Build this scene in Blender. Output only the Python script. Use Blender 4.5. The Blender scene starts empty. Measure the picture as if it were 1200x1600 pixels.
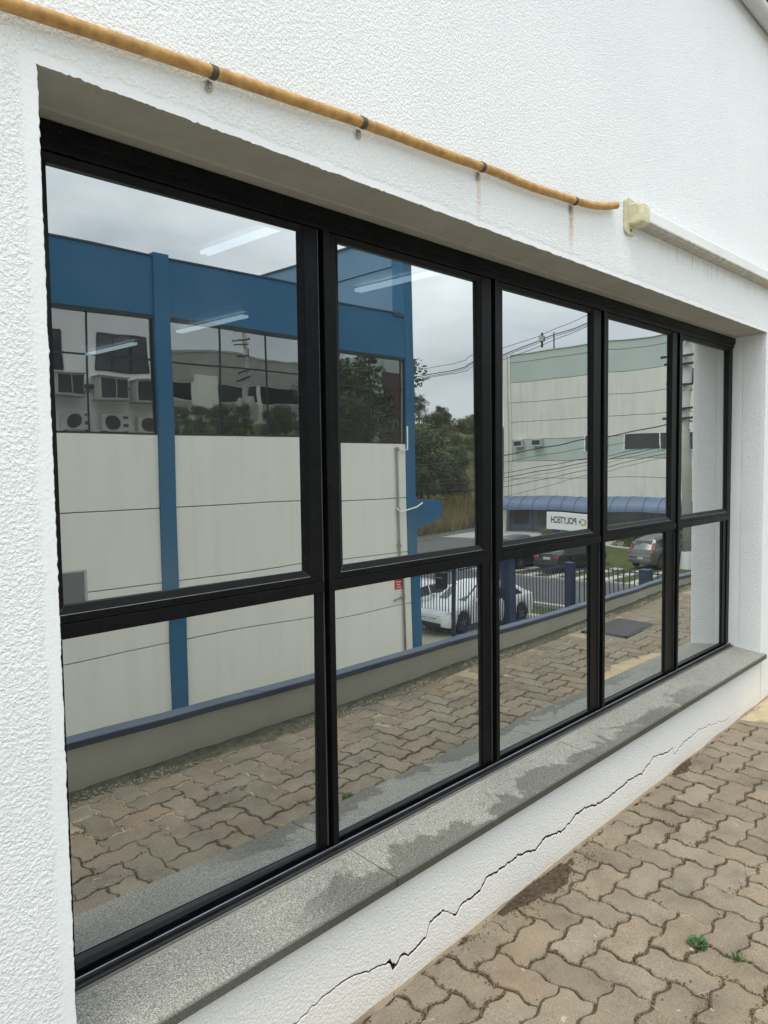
import bpy, bmesh, math, random
from mathutils import Vector, Matrix, noise
R = math.radians
rnd = random.Random(7)
sc = bpy.context.scene
COL = sc.collection

# ------------------------------------------------------------------ camera
CAMP = dict(f=1180.6, x=-0.6855, y=-1.6, z=1.735, yaw=R(43.298), pitch=R(-3.704), roll=R(-0.755))
def make_camera():
    y, p, r = CAMP['yaw'], CAMP['pitch'], CAMP['roll']
    fw = Vector((math.cos(y)*math.cos(p), math.sin(y)*math.cos(p), math.sin(p)))
    rt = Vector((math.sin(y), -math.cos(y), 0)); up = rt.cross(fw)
    rt2 = rt*math.cos(r) + up*math.sin(r); up2 = up*math.cos(r) - rt*math.sin(r)
    cd = bpy.data.cameras.new('camera'); co = bpy.data.objects.new('camera', cd); COL.objects.link(co)
    cd.sensor_fit = 'HORIZONTAL'; cd.sensor_width = 36; cd.lens = 36*CAMP['f']/1200
    cd.clip_start = 0.02; cd.clip_end = 2000
    m = Matrix((rt2, up2, -fw)).transposed().to_4x4(); m.translation = Vector((CAMP['x'], CAMP['y'], CAMP['z']))
    co.matrix_world = m; sc.camera = co
make_camera()

# ------------------------------------------------------------------ world: overcast sky
SUN_EL, SUN_AZ = R(68), R(205)      # azimuth of the sun measured from +X towards +Y
def make_world():
    w = bpy.data.worlds.new('World'); sc.world = w; w.use_nodes = True
    nt = w.node_tree; N = nt.nodes; L = nt.links; N.clear()
    out = N.new('ShaderNodeOutputWorld'); bg = N.new('ShaderNodeBackground'); bg.inputs['Strength'].default_value = 0.096
    sky = N.new('ShaderNodeTexSky'); sky.sky_type = 'NISHITA'; sky.sun_disc = False
    sky.sun_elevation = SUN_EL; sky.sun_rotation = R(90) - SUN_AZ
    tc = N.new('ShaderNodeTexCoord')
    mp = N.new('ShaderNodeMapping'); mp.inputs['Scale'].default_value = (1.0, 1.0, 2.6)
    n1 = N.new('ShaderNodeTexNoise'); n1.inputs['Scale'].default_value = 2.3; n1.inputs['Detail'].default_value = 7; n1.inputs['Roughness'].default_value = .55; n1.inputs['Distortion'].default_value = .35
    cr = N.new('ShaderNodeValToRGB')
    e = cr.color_ramp.elements
    e[0].position = .30; e[0].color = (4.3, 4.8, 5.15, 1)
    e[1].position = .70; e[1].color = (9.5, 9.9, 9.95, 1)
    m_ = cr.color_ramp.elements.new(.48); m_.color = (6.6, 7.1, 7.4, 1)
    mix = N.new('ShaderNodeMixRGB'); mix.inputs['Fac'].default_value = .86
    L.new(tc.outputs['Generated'], mp.inputs['Vector']); L.new(mp.outputs['Vector'], n1.inputs['Vector'])
    L.new(n1.outputs['Fac'], cr.inputs['Fac'])
    # overcast luminance law: the zenith is about three times as bright as the horizon
    sp = N.new('ShaderNodeSeparateXYZ'); L.new(tc.outputs['Generated'], sp.inputs[0])
    ma = N.new('ShaderNodeMath'); ma.operation = 'MAXIMUM'; L.new(sp.outputs['Z'], ma.inputs[0]); ma.inputs[1].default_value = 0
    mm = N.new('ShaderNodeMath'); mm.operation = 'MULTIPLY_ADD'; L.new(ma.outputs[0], mm.inputs[0]); mm.inputs[1].default_value = 2.8; mm.inputs[2].default_value = 1.0
    vm = N.new('ShaderNodeVectorMath'); vm.operation = 'SCALE'; L.new(cr.outputs['Color'], vm.inputs[0]); L.new(mm.outputs[0], vm.inputs['Scale'])
    L.new(sky.outputs['Color'], mix.inputs['Color1']); L.new(vm.outputs[0], mix.inputs['Color2'])
    L.new(mix.outputs['Color'], bg.inputs['Color']); L.new(bg.outputs['Background'], out.inputs['Surface'])
make_world()
def make_sun():
    ld = bpy.data.lights.new('sun', 'SUN'); ld.energy = 1.5; ld.angle = R(24); ld.color = (1, .965, .91)
    lo = bpy.data.objects.new('sun', ld); COL.objects.link(lo)
    d = Vector((math.cos(SUN_AZ)*math.cos(SUN_EL), math.sin(SUN_AZ)*math.cos(SUN_EL), math.sin(SUN_EL)))
    lo.rotation_euler = d.to_track_quat('Z', 'Y').to_euler(); lo.location = (0, 0, 30)
make_sun()
sc.view_settings.view_transform = 'Standard'; sc.view_settings.look = 'None'
sc.view_settings.gamma = 1; sc.view_settings.use_curve_mapping = False
sc.view_settings.exposure = 0.24
sc.render.engine = 'CYCLES'
sc.cycles.max_bounces = 10; sc.cycles.glossy_bounces = 6; sc.cycles.transparent_max_bounces = 12; sc.cycles.diffuse_bounces = 4

# ------------------------------------------------------------------ materials
def new_mat(name):
    m = bpy.data.materials.new(name); m.use_nodes = True
    nt = m.node_tree; nt.nodes.clear()
    o = nt.nodes.new('ShaderNodeOutputMaterial'); b = nt.nodes.new('ShaderNodeBsdfPrincipled')
    nt.links.new(b.outputs[0], o.inputs[0])
    return m, nt, b
def tex_noise(nt, scale, detail=4, rough=.5, dist=0, vec=None, coord='Object'):
    t = nt.nodes.new('ShaderNodeTexNoise'); t.inputs['Scale'].default_value = scale; t.inputs['Detail'].default_value = detail
    t.inputs['Roughness'].default_value = rough; t.inputs['Distortion'].default_value = dist
    if vec is None:
        tc = nt.nodes.new('ShaderNodeTexCoord'); vec = tc.outputs[coord]
    nt.links.new(vec, t.inputs['Vector']); return t
def ramp(nt, src, stops):
    c = nt.nodes.new('ShaderNodeValToRGB'); el = c.color_ramp.elements
    while len(el) > 1: el.remove(el[-1])
    for i, (p, col) in enumerate(stops):
        e = el[0] if i == 0 else el.new(p)
        e.position = p; e.color = (*col, 1) if len(col) == 3 else col
    nt.links.new(src, c.inputs['Fac']); return c
def math_node(nt, op, a, b=None):
    m = nt.nodes.new('ShaderNodeMath'); m.operation = op
    for i, v in enumerate((a, b)):
        if v is None: continue
        if isinstance(v, (int, float)): m.inputs[i].default_value = v
        else: nt.links.new(v, m.inputs[i])
    return m.outputs[0]
def mixc(nt, fac, a, b, mode='MIX'):
    m = nt.nodes.new('ShaderNodeMixRGB'); m.blend_type = mode
    for k, v in (('Fac', fac), ('Color1', a), ('Color2', b)):
        if isinstance(v, (int, float)): m.inputs[k].default_value = v
        elif isinstance(v, tuple): m.inputs[k].default_value = (*v, 1) if len(v) == 3 else v
        else: nt.links.new(v, m.inputs[k])
    return m.outputs[0]
def bump(nt, b, height, strength=.5, dist=.01):
    n = nt.nodes.new('ShaderNodeBump'); n.inputs['Strength'].default_value = strength; n.inputs['Distance'].default_value = dist
    nt.links.new(height, n.inputs['Height']); nt.links.new(n.outputs[0], b.inputs['Normal']); return n
def smap(nt, v, lo, hi):
    m = nt.nodes.new('ShaderNodeMapRange'); m.interpolation_type = 'SMOOTHSTEP'
    m.inputs['From Min'].default_value = lo; m.inputs['From Max'].default_value = hi
    nt.links.new(v, m.inputs['Value']); return m.outputs[0]
def xyz(nt, coord='Object'):
    tc = nt.nodes.new('ShaderNodeTexCoord'); s = nt.nodes.new('ShaderNodeSeparateXYZ')
    nt.links.new(tc.outputs[coord], s.inputs[0]); return s.outputs, tc.outputs[coord]
def simple(name, col, rough=.6, metal=0., var=.12, vscale=6., bstr=0., bscale=40., bdist=.003, spec=.5, rvar=0.):
    m, nt, b = new_mat(name)
    b.inputs['Roughness'].default_value = rough; b.inputs['Metallic'].default_value = metal
    b.inputs['Specular IOR Level'].default_value = spec
    if var > 0:
        n = tex_noise(nt, vscale, 5, .6)
        c = ramp(nt, n.outputs['Fac'], [(.25, tuple(x*(1-var) for x in col)), (.75, tuple(min(1, x*(1+var)) for x in col))])
        nt.links.new(c.outputs[0], b.inputs['Base Color'])
        if rvar:
            r = nt.nodes.new('ShaderNodeMapRange'); r.inputs['To Min'].default_value = rough-rvar; r.inputs['To Max'].default_value = rough+rvar
            nt.links.new(n.outputs['Fac'], r.inputs['Value']); nt.links.new(r.outputs[0], b.inputs['Roughness'])
    else: b.inputs['Base Color'].default_value = (*col, 1)
    if bstr > 0:
        h = tex_noise(nt, bscale, 3, .6); bump(nt, b, h.outputs['Fac'], bstr, bdist)
    return m
M = {}

WX1 = 4.697; ZL = 2.556; ZSILL = .42
CLAMPS = [(.409, 2.677), (.919, 2.717), (1.503, 2.749), (2.14, 2.786)]
def stucco_mat():
    m, nt, b = new_mat('white_textured_stucco')
    b.inputs['Roughness'].default_value = .75; b.inputs['Specular IOR Level'].default_value = .25
    s, vec = xyz(nt)
    # ragged trowelled relief
    w = tex_noise(nt, 34, 2, .5, 0, vec)
    n1 = tex_noise(nt, 112, 3, .55, .35, vec)
    r1 = ramp(nt, n1.outputs['Fac'], [(.40, (0, 0, 0)), (.62, (1, 1, 1))])
    n2 = tex_noise(nt, 260, 2, .5, 0, vec)
    h = math_node(nt, 'ADD', r1.outputs[0], math_node(nt, 'MULTIPLY', n2.outputs['Fac'], .35))
    h = math_node(nt, 'ADD', h, math_node(nt, 'MULTIPLY', w.outputs['Fac'], .9))
    # smooth trowelled band round the opening (x<0 side and above the lintel)
    wob = math_node(nt, 'MULTIPLY', math_node(nt, 'SUBTRACT', tex_noise(nt, 12, 4, .7, 0, vec).outputs['Fac'], .5), .05)
    dx = math_node(nt, 'ADD', math_node(nt, 'MULTIPLY', s[0], -1), wob)
    dz = math_node(nt, 'ADD', math_node(nt, 'SUBTRACT', s[2], ZL), wob)
    near_l = smap(nt, dx, .028, .046); near_t = smap(nt, dz, .018, .034)
    rough_mask = math_node(nt, 'MAXIMUM', near_l, near_t)
    right = math_node(nt, 'MULTIPLY', smap(nt, s[0], WX1-.02, WX1-.01), math_node(nt, 'SUBTRACT', 1, smap(nt, s[1], .150, .156))); low = math_node(nt, 'SUBTRACT', 1, smap(nt, s[2], ZSILL-.05, ZSILL-.01))
    rough_mask = math_node(nt, 'MAXIMUM', rough_mask, math_node(nt, 'MAXIMUM', right, low))
    amt = math_node(nt, 'ADD', math_node(nt, 'MULTIPLY', rough_mask, .86), .14)
    bump(nt, b, math_node(nt, 'MULTIPLY', h, amt), .58, .0034)
    # colour: white paint, faint dirt, beige splash at the foot, rust under clamps, streaks under the duct
    big = tex_noise(nt, 1.3, 5, .6, 0, vec)
    col = ramp(nt, big.outputs['Fac'], [(.3, (.785, .80, .80)), (.7, (.84, .85, .845))]).outputs[0]
    pits = ramp(nt, r1.outputs[0], [(0, (.93, .925, .91)), (.6, (1, 1, 1))]).outputs[0]
    col = mixc(nt, .3, col, pits, 'MULTIPLY')
    foot = math_node(nt, 'SUBTRACT', 1, smap(nt, math_node(nt, 'ADD', math_node(nt, 'SUBTRACT', s[2], math_node(nt, 'MULTIPLY', s[0], .018)), math_node(nt, 'MULTIPLY', tex_noise(nt, 14, 5, .7, 0, vec).outputs['Fac'], .10)), .045, .135))
    col = mixc(nt, math_node(nt, 'MULTIPLY', foot, .8), col, (.52, .43, .32))
    warm = math_node(nt, 'SUBTRACT', 1, smap(nt, s[2], .1, .42))
    col = mixc(nt, math_node(nt, 'MULTIPLY', warm, .75), col, (.87, .83, .76))
    for i, (cx, cz) in enumerate(CLAMPS):
        if i < 2: amp, wd, ln = .05, .006, .05
        elif i == 2: amp, wd, ln = .55, .012, .17
        else: amp, wd, ln = 1.0, .016, .20
        jit = math_node(nt, 'MULTIPLY', math_node(nt, 'SUBTRACT', tex_noise(nt, 30, 3, .6, 0, vec).outputs['Fac'], .5), .02)
        ax = math_node(nt, 'ABSOLUTE', math_node(nt, 'ADD', math_node(nt, 'SUBTRACT', s[0], cx+.012), jit))
        fx = math_node(nt, 'SUBTRACT', 1, smap(nt, ax, 0, wd*1.8))
        fz = math_node(nt, 'MULTIPLY', smap(nt, s[2], cz-ln-.06, cz-.02), math_node(nt, 'SUBTRACT', 1, smap(nt, s[2], cz-.01, cz+.005)))
        spk = smap(nt, tex_noise(nt, 120, 3, .6, 0, vec).outputs['Fac'], .25, .6)
        f = math_node(nt, 'MULTIPLY', math_node(nt, 'MULTIPLY', math_node(nt, 'MULTIPLY', fx, fz), amp), spk)
        col = mixc(nt, f, col, (.55, .27, .07))
    # dark drips below the white duct
    mp = nt.nodes.new('ShaderNodeMapping'); mp.inputs['Scale'].default_value = (60, 1, 1.2); nt.links.new(vec, mp.inputs['Vector'])
    dr = tex_noise(nt, 1.0, 2, .5, 0, mp.outputs['Vector'])
    f = math_node(nt, 'MULTIPLY', smap(nt, dr.outputs['Fac'], .57, .68), math_node(nt, 'MULTIPLY', smap(nt, s[2], 2.70, 2.79), math_node(nt, 'SUBTRACT', 1, smap(nt, s[2], 2.80, 2.83))))
    f = math_node(nt, 'MULTIPLY', f, math_node(nt, 'MULTIPLY', smap(nt, s[0], 2.7, 2.75), .4))
    col = mixc(nt, f, col, (.3, .28, .22))
    nt.links.new(col, b.inputs['Base Color'])
    return m
M['stucco'] = stucco_mat()
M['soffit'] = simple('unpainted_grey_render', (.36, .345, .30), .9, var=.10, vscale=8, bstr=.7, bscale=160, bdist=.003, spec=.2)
M['crack_dark'] = simple('shaded_raw_mortar', (.035, .028, .022), .95, var=.1)  # mortar coloured near black to paint the shade deep in the crack
def granite_mat():
    m, nt, b = new_mat('grey_granite')
    s, vec = xyz(nt)
    n = tex_noise(nt, 230, 4, .75, 0, vec); n2 = tex_noise(nt, 3.2, 6, .62, .3, vec)
    c = ramp(nt, n.outputs['Fac'], [(.33, (.05, .05, .045)), (.45, (.19, .185, .165)), (.55, (.33, .32, .285)), (.66, (.58, .56, .50))]).outputs[0]
    c = mixc(nt, .45, c, ramp(nt, n2.outputs['Fac'], [(.35, (.62, .62, .60)), (.65, (1, .97, .90))]).outputs[0], 'MULTIPLY')
    # damp, darker front edge with an irregular outline
    ed = math_node(nt, 'ADD', s[1], math_node(nt, 'MULTIPLY', math_node(nt, 'SUBTRACT', tex_noise(nt, 4.2, 6, .6, .6, vec).outputs['Fac'], .5), -.55))
    xr = math_node(nt, 'SUBTRACT', 1, smap(nt, s[0], 3.2, 4.0))
    x0 = smap(nt, s[0], .55, .85)
    damp = math_node(nt, 'MULTIPLY', math_node(nt, 'SUBTRACT', 1, smap(nt, ed, .030, .062)), math_node(nt, 'MULTIPLY', xr, x0))
    c = mixc(nt, math_node(nt, 'MULTIPLY', damp, .74), c, mixc(nt, .75, c, (.16, .155, .12), 'MULTIPLY'))
    lo = tex_noise(nt, 22, 5, .75, .4, vec)
    c = mixc(nt, math_node(nt, 'MULTIPLY', smap(nt, lo.outputs['Fac'], .62, .72), .35), c, (.62, .60, .53))
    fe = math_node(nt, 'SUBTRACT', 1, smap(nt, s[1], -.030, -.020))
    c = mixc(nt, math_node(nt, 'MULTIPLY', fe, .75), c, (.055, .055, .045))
    nt.links.new(c, b.inputs['Base Color'])
    b.inputs['Roughness'].default_value = .62; b.inputs['Specular IOR Level'].default_value = .3
    bump(nt, b, n.outputs['Fac'], .25, .001)
    return m
M['granite'] = granite_mat()
def black_alu():
    m, nt, b = new_mat('black_powder_coated_aluminium')
    b.inputs['Base Color'].default_value = (.0045, .005, .0065, 1); b.inputs['Roughness'].default_value = .34; b.inputs['Specular IOR Level'].default_value = .15
    n = tex_noise(nt, 9, 5, .7); d = tex_noise(nt, 260, 2, .5)
    sp = smap(nt, d.outputs['Fac'], .70, .75)
    c = mixc(nt, math_node(nt, 'MULTIPLY', sp, .5), ramp(nt, n.outputs['Fac'], [(.4, (.002, .0022, .003)), (.75, (.006, .006, .0065))]).outputs[0], (.2, .2, .19))
    nt.links.new(c, b.inputs['Base Color'])
    r = nt.nodes.new('ShaderNodeMapRange'); r.inputs['To Min'].default_value = .24; r.inputs['To Max'].default_value = .5
    nt.links.new(n.outputs['Fac'], r.inputs['Value']); nt.links.new(r.outputs[0], b.inputs['Roughness'])
    return m
M['alu'] = black_alu()
M['track'] = simple('worn_black_sill_track', (.012, .013, .016), .22, var=.5, vscale=14, spec=.7, rvar=.1)
M['edge_highlight'] = simple('painted_edge_highlight', (.36, .37, .39), .35, metal=.6, var=.3, vscale=20)  # pale colour standing in for highlight lines on the black frame
M['sealant'] = simple('grey_sealant', (.15, .14, .115), .8, var=.3, vscale=30)
def glass_mats():
    m = bpy.data.materials.new('reflective_tinted_glass'); m.use_nodes = True; nt = m.node_tree; nt.nodes.clear()
    o = nt.nodes.new('ShaderNodeOutputMaterial'); mx = nt.nodes.new('ShaderNodeMixShader')
    t = nt.nodes.new('ShaderNodeBsdfTransparent'); t.inputs[0].default_value = (.20, .225, .235, 1)
    g = nt.nodes.new('ShaderNodeBsdfGlossy'); g.inputs['Roughness'].default_value = 0.0; g.inputs[0].default_value = (.955, .985, .985, 1)
    lw = nt.nodes.new('ShaderNodeLayerWeight'); lw.inputs[0].default_value = .5
    mr = nt.nodes.new('ShaderNodeMapRange'); mr.inputs['From Min'].default_value = .05; mr.inputs['From Max'].default_value = .75
    mr.inputs['To Min'].default_value = .455; mr.inputs['To Max'].default_value = .70
    nt.links.new(lw.outputs['Facing'], mr.inputs['Value']); nt.links.new(mr.outputs[0], mx.inputs[0])
    nt.links.new(t.outputs[0], mx.inputs[1]); nt.links.new(g.outputs[0], mx.inputs[2])
    df = nt.nodes.new('ShaderNodeBsdfDiffuse'); df.inputs[0].default_value = (.60, .62, .60, 1); dm = nt.nodes.new('ShaderNodeMixShader')
    n1 = tex_noise(nt, 2.2, 4, .6, .4); n2 = tex_noise(nt, 170, 2, .5); s_, _v = xyz(nt)
    fac = math_node(nt, 'ADD', math_node(nt, 'MULTIPLY', smap(nt, n1.outputs['Fac'], .3, .75), .030), math_node(nt, 'MULTIPLY', smap(nt, n2.outputs['Fac'], .70, .76), .16))
    fac = math_node(nt, 'ADD', fac, math_node(nt, 'MULTIPLY', math_node(nt, 'SUBTRACT', 1, smap(nt, s_[2], -.52, -.34)), .035))
    nt.links.new(math_node(nt, 'ADD', fac, .018), dm.inputs[0]); nt.links.new(mx.outputs[0], dm.inputs[1]); nt.links.new(df.outputs[0], dm.inputs[2])
    nt.links.new(dm.outputs[0], o.inputs[0])
    m2 = bpy.data.materials.new('glass_inner_face'); m2.use_nodes = True; nt = m2.node_tree; nt.nodes.clear()
    o = nt.nodes.new('ShaderNodeOutputMaterial'); t = nt.nodes.new('ShaderNodeBsdfTransparent'); t.inputs[0].default_value = (.93, .95, .94, 1)
    nt.links.new(t.outputs[0], o.inputs[0])
    return m, m2
M['glass'], M['glass_in'] = glass_mats()
def mirror_glass():
    m, nt, b = new_mat('dark_mirror_glazing')
    o = nt.nodes['Material Output']; mx = nt.nodes.new('ShaderNodeMixShader'); g = nt.nodes.new('ShaderNodeBsdfGlossy')
    g.inputs['Roughness'].default_value = 0.004; g.inputs[0].default_value = (.92, .94, .92, 1)
    b.inputs['Base Color'].default_value = (.008, .009, .011, 1); b.inputs['Roughness'].default_value = .1
    mx.inputs[0].default_value = .55
    n = tex_noise(nt, .9, 1, .5); bn = nt.nodes.new('ShaderNodeBump'); bn.inputs['Strength'].default_value = .12; bn.inputs['Distance'].default_value = .03
    nt.links.new(n.outputs['Fac'], bn.inputs['Height']); nt.links.new(bn.outputs[0], g.inputs['Normal'])
    nt.links.new(b.outputs[0], mx.inputs[1]); nt.links.new(g.outputs[0], mx.inputs[2]); nt.links.new(mx.outputs[0], o.inputs[0])
    return m
M['mirror'] = mirror_glass()
def paver_mat():
    m, nt, b = new_mat('weathered_concrete_paver')
    oi = nt.nodes.new('ShaderNodeObjectInfo'); geo = nt.nodes.new('ShaderNodeNewGeometry')
    vec = geo.outputs['Position']
    c = ramp(nt, oi.outputs['Random'], [(0, (.185, .152, .110)), (.25, (.225, .190, .140)), (.5, (.252, .215, .162)), (.75, (.200, .168, .126)), (1, (.262, .208, .148))]).outputs[0]
    n = tex_noise(nt, 5.5, 6, .65, .2, vec)
    c = mixc(nt, .8, c, ramp(nt, n.outputs['Fac'], [(.28, (.62, .62, .61)), (.5, (1, 1, 1)), (.72, (1.26, 1.23, 1.15))]).outputs[0], 'MULTIPLY')
    f = tex_noise(nt, 210, 4, .75, 0, vec)
    c = mixc(nt, .85, c, ramp(nt, f.outputs['Fac'], [(.32, (.48, .47, .45)), (.5, (.95, .95, .95)), (.68, (1.42, 1.40, 1.34))]).outputs[0], 'MULTIPLY')
    pr = tex_noise(nt, 2.1, 3, .5, 0, vec)
    c = mixc(nt, math_node(nt, 'MULTIPLY', smap(nt, pr.outputs['Fac'], .52, .70), .34), c, (.31, .205, .125))
    # chipped lime splashes
    w = tex_noise(nt, 26, 5, .7, .5, vec); w2 = tex_noise(nt, 3.1, 2, .5, 0, vec)
    f2 = math_node(nt, 'MULTIPLY', smap(nt, w.outputs['Fac'], .635, .68), smap(nt, w2.outputs['Fac'], .55, .62))
    c = mixc(nt, math_node(nt, 'MULTIPLY', f2, .75), c, (.60, .55, .46))
    nt.links.new(c, b.inputs['Base Color']); b.inputs['Roughness'].default_value = .9; b.inputs['Specular IOR Level'].default_value = .2
    hh = math_node(nt, 'ADD', f.outputs['Fac'], math_node(nt, 'MULTIPLY', n.outputs['Fac'], 1.5))
    bump(nt, b, hh, .5, .0025)
    return m
M['paver'] = paver_mat()
def soil_mat():
    m, nt, b = new_mat('joint_soil_and_sand'); s, vec = xyz(nt)
    n = tex_noise(nt, 40, 5, .6, 0, vec); n2 = tex_noise(nt, 1.7, 4, .6, 0, vec)
    dark = ramp(nt, n.outputs['Fac'], [(.25, (.05, .038, .025)), (.75, (.125, .098, .065))]).outputs[0]
    pale = ramp(nt, n.outputs['Fac'], [(.25, (.26, .21, .14)), (.75, (.46, .39, .28))]).outputs[0]
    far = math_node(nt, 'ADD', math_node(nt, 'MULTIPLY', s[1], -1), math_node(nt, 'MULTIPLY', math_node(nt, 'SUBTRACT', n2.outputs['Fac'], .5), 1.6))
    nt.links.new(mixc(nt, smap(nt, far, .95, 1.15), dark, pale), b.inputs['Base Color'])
    b.inputs['Roughness'].default_value = 1; b.inputs['Specular IOR Level'].default_value = .1
    bump(nt, b, tex_noise(nt, 180, 3, .6, 0, vec).outputs['Fac'], .8, .004); return m
M['soil'] = soil_mat()
M['wetsoil'] = simple('damp_brown_soil', (.062, .044, .027), .9, var=.75, vscale=45, bstr=1., bscale=150, bdist=.004, spec=.3)
M['mortar'] = simple('sandy_mortar', (.27, .21, .145), .95, var=.25, vscale=12, bstr=.7, bscale=120, bdist=.004, spec=.1)
M['debris'] = simple('grit', (.150, .115, .074), .95, var=.75, vscale=90, spec=.1)
M['moss'] = simple('mossy_grit', (.13, .12, .08), 1, var=.6, vscale=25, bstr=1, bscale=90, bdist=.008, spec=.1)
M['lug'] = simple('zinc_lug', (.34, .32, .28), .55, metal=.3, var=.4, vscale=80)
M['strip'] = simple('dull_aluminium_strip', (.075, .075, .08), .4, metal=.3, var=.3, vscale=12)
M['sand'] = simple('washed_sand', (.42, .34, .215), .95, var=.2, vscale=9, bstr=.6, bscale=150, bdist=.003, spec=.1)
M['hatch'] = simple('grey_hatch_mesh', (.13, .14, .14), .5, var=.15, vscale=4)
M['brick_paint'] = simple('faded_red_wall', (.30, .20, .15), .9, var=.2, vscale=2)
M['lime'] = simple('pale_grit', (.36, .33, .26), 1, var=.3, vscale=25, spec=.1)
M['drygrass'] = simple('dry_straw', (.46, .37, .20), .9, var=.3, vscale=30, spec=.1)
M['weed'] = simple('fresh_weed_leaf', (.050, .125, .028), .6, var=.35, vscale=60)
M['yellow'] = simple('weathered_yellow_pipe', (.44, .25, .085), .65, var=.42, vscale=34, bstr=.2, bscale=60, spec=.35)
M['clamp'] = simple('rusty_zinc_clamp', (.10, .085, .06), .6, metal=.5, var=.5, vscale=60)
M['duct'] = simple('white_duct_plastic', (.72, .72, .69), .45, var=.06, vscale=5)
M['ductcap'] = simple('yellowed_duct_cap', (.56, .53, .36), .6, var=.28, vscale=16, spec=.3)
M['duct_dark'] = simple('darker_duct_plastic', (.42, .40, .34), .7, var=.35, vscale=24)  # darker, mottled tone for the duct underside and seam
M['grey_pipe'] = simple('dark_grey_pipe', (.075, .085, .085), .55, var=.2, vscale=5)
M['pale_pipe'] = simple('pale_grey_pipe', (.50, .51, .49), .5, var=.1)
M['lowwall'] = simple('olive_grey_paint', (.56, .555, .475), .8, var=.09, vscale=2.5, bstr=.15, bscale=60, spec=.25)
M['coping'] = simple('dark_blue_coping', (.040, .062, .105), .42, var=.30, vscale=3, spec=.5, rvar=.12)
M['blue'] = None
M['blue2'] = simple('pale_blue_facade_paint', (.115, .215, .32), .6, var=.05, vscale=.6, spec=.35)
M['bluedark'] = simple('dark_blue_flashing', (.012, .040, .075), .5, var=.1)
M['fence'] = simple('navy_fence_paint', (.012, .028, .075), .5, var=.15, vscale=2)
M['pillar'] = simple('navy_pillar_paint', (.011, .026, .068), .6, var=.15, vscale=2)
def streaked(name, col, rough, amt, spec=.3, freq=2.2):
    m, nt, b = new_mat(name); s, vec = xyz(nt)
    mp = nt.nodes.new('ShaderNodeMapping'); mp.inputs['Scale'].default_value = (freq, freq, .16); nt.links.new(vec, mp.inputs['Vector'])
    a = tex_noise(nt, 1.6, 5, .6, .1, mp.outputs['Vector']); c2 = tex_noise(nt, .5, 4, .6, 0, vec)
    lo = tuple(x*(1-amt) for x in col); hi = tuple(x*(1+amt*.5) for x in col)
    c = ramp(nt, a.outputs['Fac'], [(.30, lo), (.52, col), (.8, hi)]).outputs[0]
    c = mixc(nt, .6, c, ramp(nt, c2.outputs['Fac'], [(.3, (1-amt*.8,)*3), (.7, (1+amt*.3,)*3)]).outputs[0], 'MULTIPLY')
    nt.links.new(c, b.inputs['Base Color']); b.inputs['Roughness'].default_value = rough; b.inputs['Specular IOR Level'].default_value = spec
    bump(nt, b, tex_noise(nt, 30, 3, .6, 0, vec).outputs['Fac'], .1, .003); return m
M['blue'] = streaked('blue_facade_paint', (.017, .112, .225), .6, .08)
M['panel'] = streaked('offwhite_precast_panel', (.80, .785, .715), .8, .055) if True else simple('offwhite_precast_panel', (.77, .755, .69), .8, var=.05, vscale=.9, bstr=.1, bscale=30, spec=.25)
M['joint'] = simple('panel_joint', (.22, .21, .19), .9, var=.1)
M['winframe'] = simple('dark_window_frame', (.010, .012, .014), .4, var=0)
M['greypipe2'] = simple('galvanised_pipe', (.26, .24, .21), .6, var=.2)
M['white'] = simple('white_paint', (.78, .78, .76), .6, var=.05)
M['red'] = simple('red_sign_paint', (.52, .025, .03), .5, var=.05)
M['greenwall'] = streaked('cream_concrete_wall', (.64, .625, .56), .85, .12, .2, 1.2) if True else simple('cream_concrete_wall', (.64, .625, .56), .85, var=.06, vscale=.4, spec=.2)
M['greenband'] = simple('sage_green_band', (.41, .47, .43), .85, var=.06, vscale=.4, spec=.2)
M['awning'] = simple('blue_awning_sheet', (.085, .125, .205), .45, var=.08, vscale=.5)
M['teal'] = simple('teal_shopfront', (.018, .055, .085), .5, var=.2, vscale=.5)
M['darkglass'] = simple('dark_glass', (.012, .016, .018), .08, var=0, spec=.8)
M['concrete'] = simple('concrete', (.34, .33, .30), .9, var=.15, vscale=1.2, bstr=.2, bscale=20, spec=.2)
M['polec'] = simple('pole_concrete', (.40, .385, .345), .9, var=.12, vscale=2, spec=.2)
M['asphalt'] = simple('asphalt', (.085, .085, .08), .9, var=.2, vscale=2, bstr=.3, bscale=60, spec=.25)
M['yardc'] = simple('pale_yard_paving', (.36, .33, .27), .9, var=.18, vscale=1.5, spec=.2)
M['grass'] = simple('short_grass', (.065, .078, .026), .95, var=.5, vscale=3, bstr=.8, bscale=14, bdist=.05, spec=.1)
M['dryfield'] = simple('dry_grass_field', (.24, .20, .085), .95, var=.5, vscale=.8, bstr=1, bscale=6, bdist=.2, spec=.1)
M['hillmat'] = simple('scrub_hillside', (.085, .085, .034), .95, var=.6, vscale=.35, bstr=1, bscale=1.5, bdist=.6, spec=.1)
M['leafA'] = simple('dark_leaf', (.058, .086, .040), .7, var=.5, vscale=.8, spec=.25)
M['leafB'] = simple('mid_leaf', (.080, .104, .046), .7, var=.5, vscale=.8, spec=.25)
M['leafC'] = simple('olive_leaf', (.105, .115, .052), .7, var=.5, vscale=.8, spec=.25)
M['bark'] = simple('bark', (.10, .08, .06), .95, var=.3, vscale=4, spec=.1)
M['wire'] = simple('black_cable', (.012, .012, .013), .6, var=0)
M['carwhite'] = simple('white_car_paint', (.74, .75, .75), .22, var=0, spec=.6)
M['cargrey'] = simple('grey_car_paint', (.15, .15, .145), .28, metal=.5, var=0)
M['cardark'] = simple('charcoal_car_paint', (.030, .031, .033), .22, metal=.3, var=0)
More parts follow.
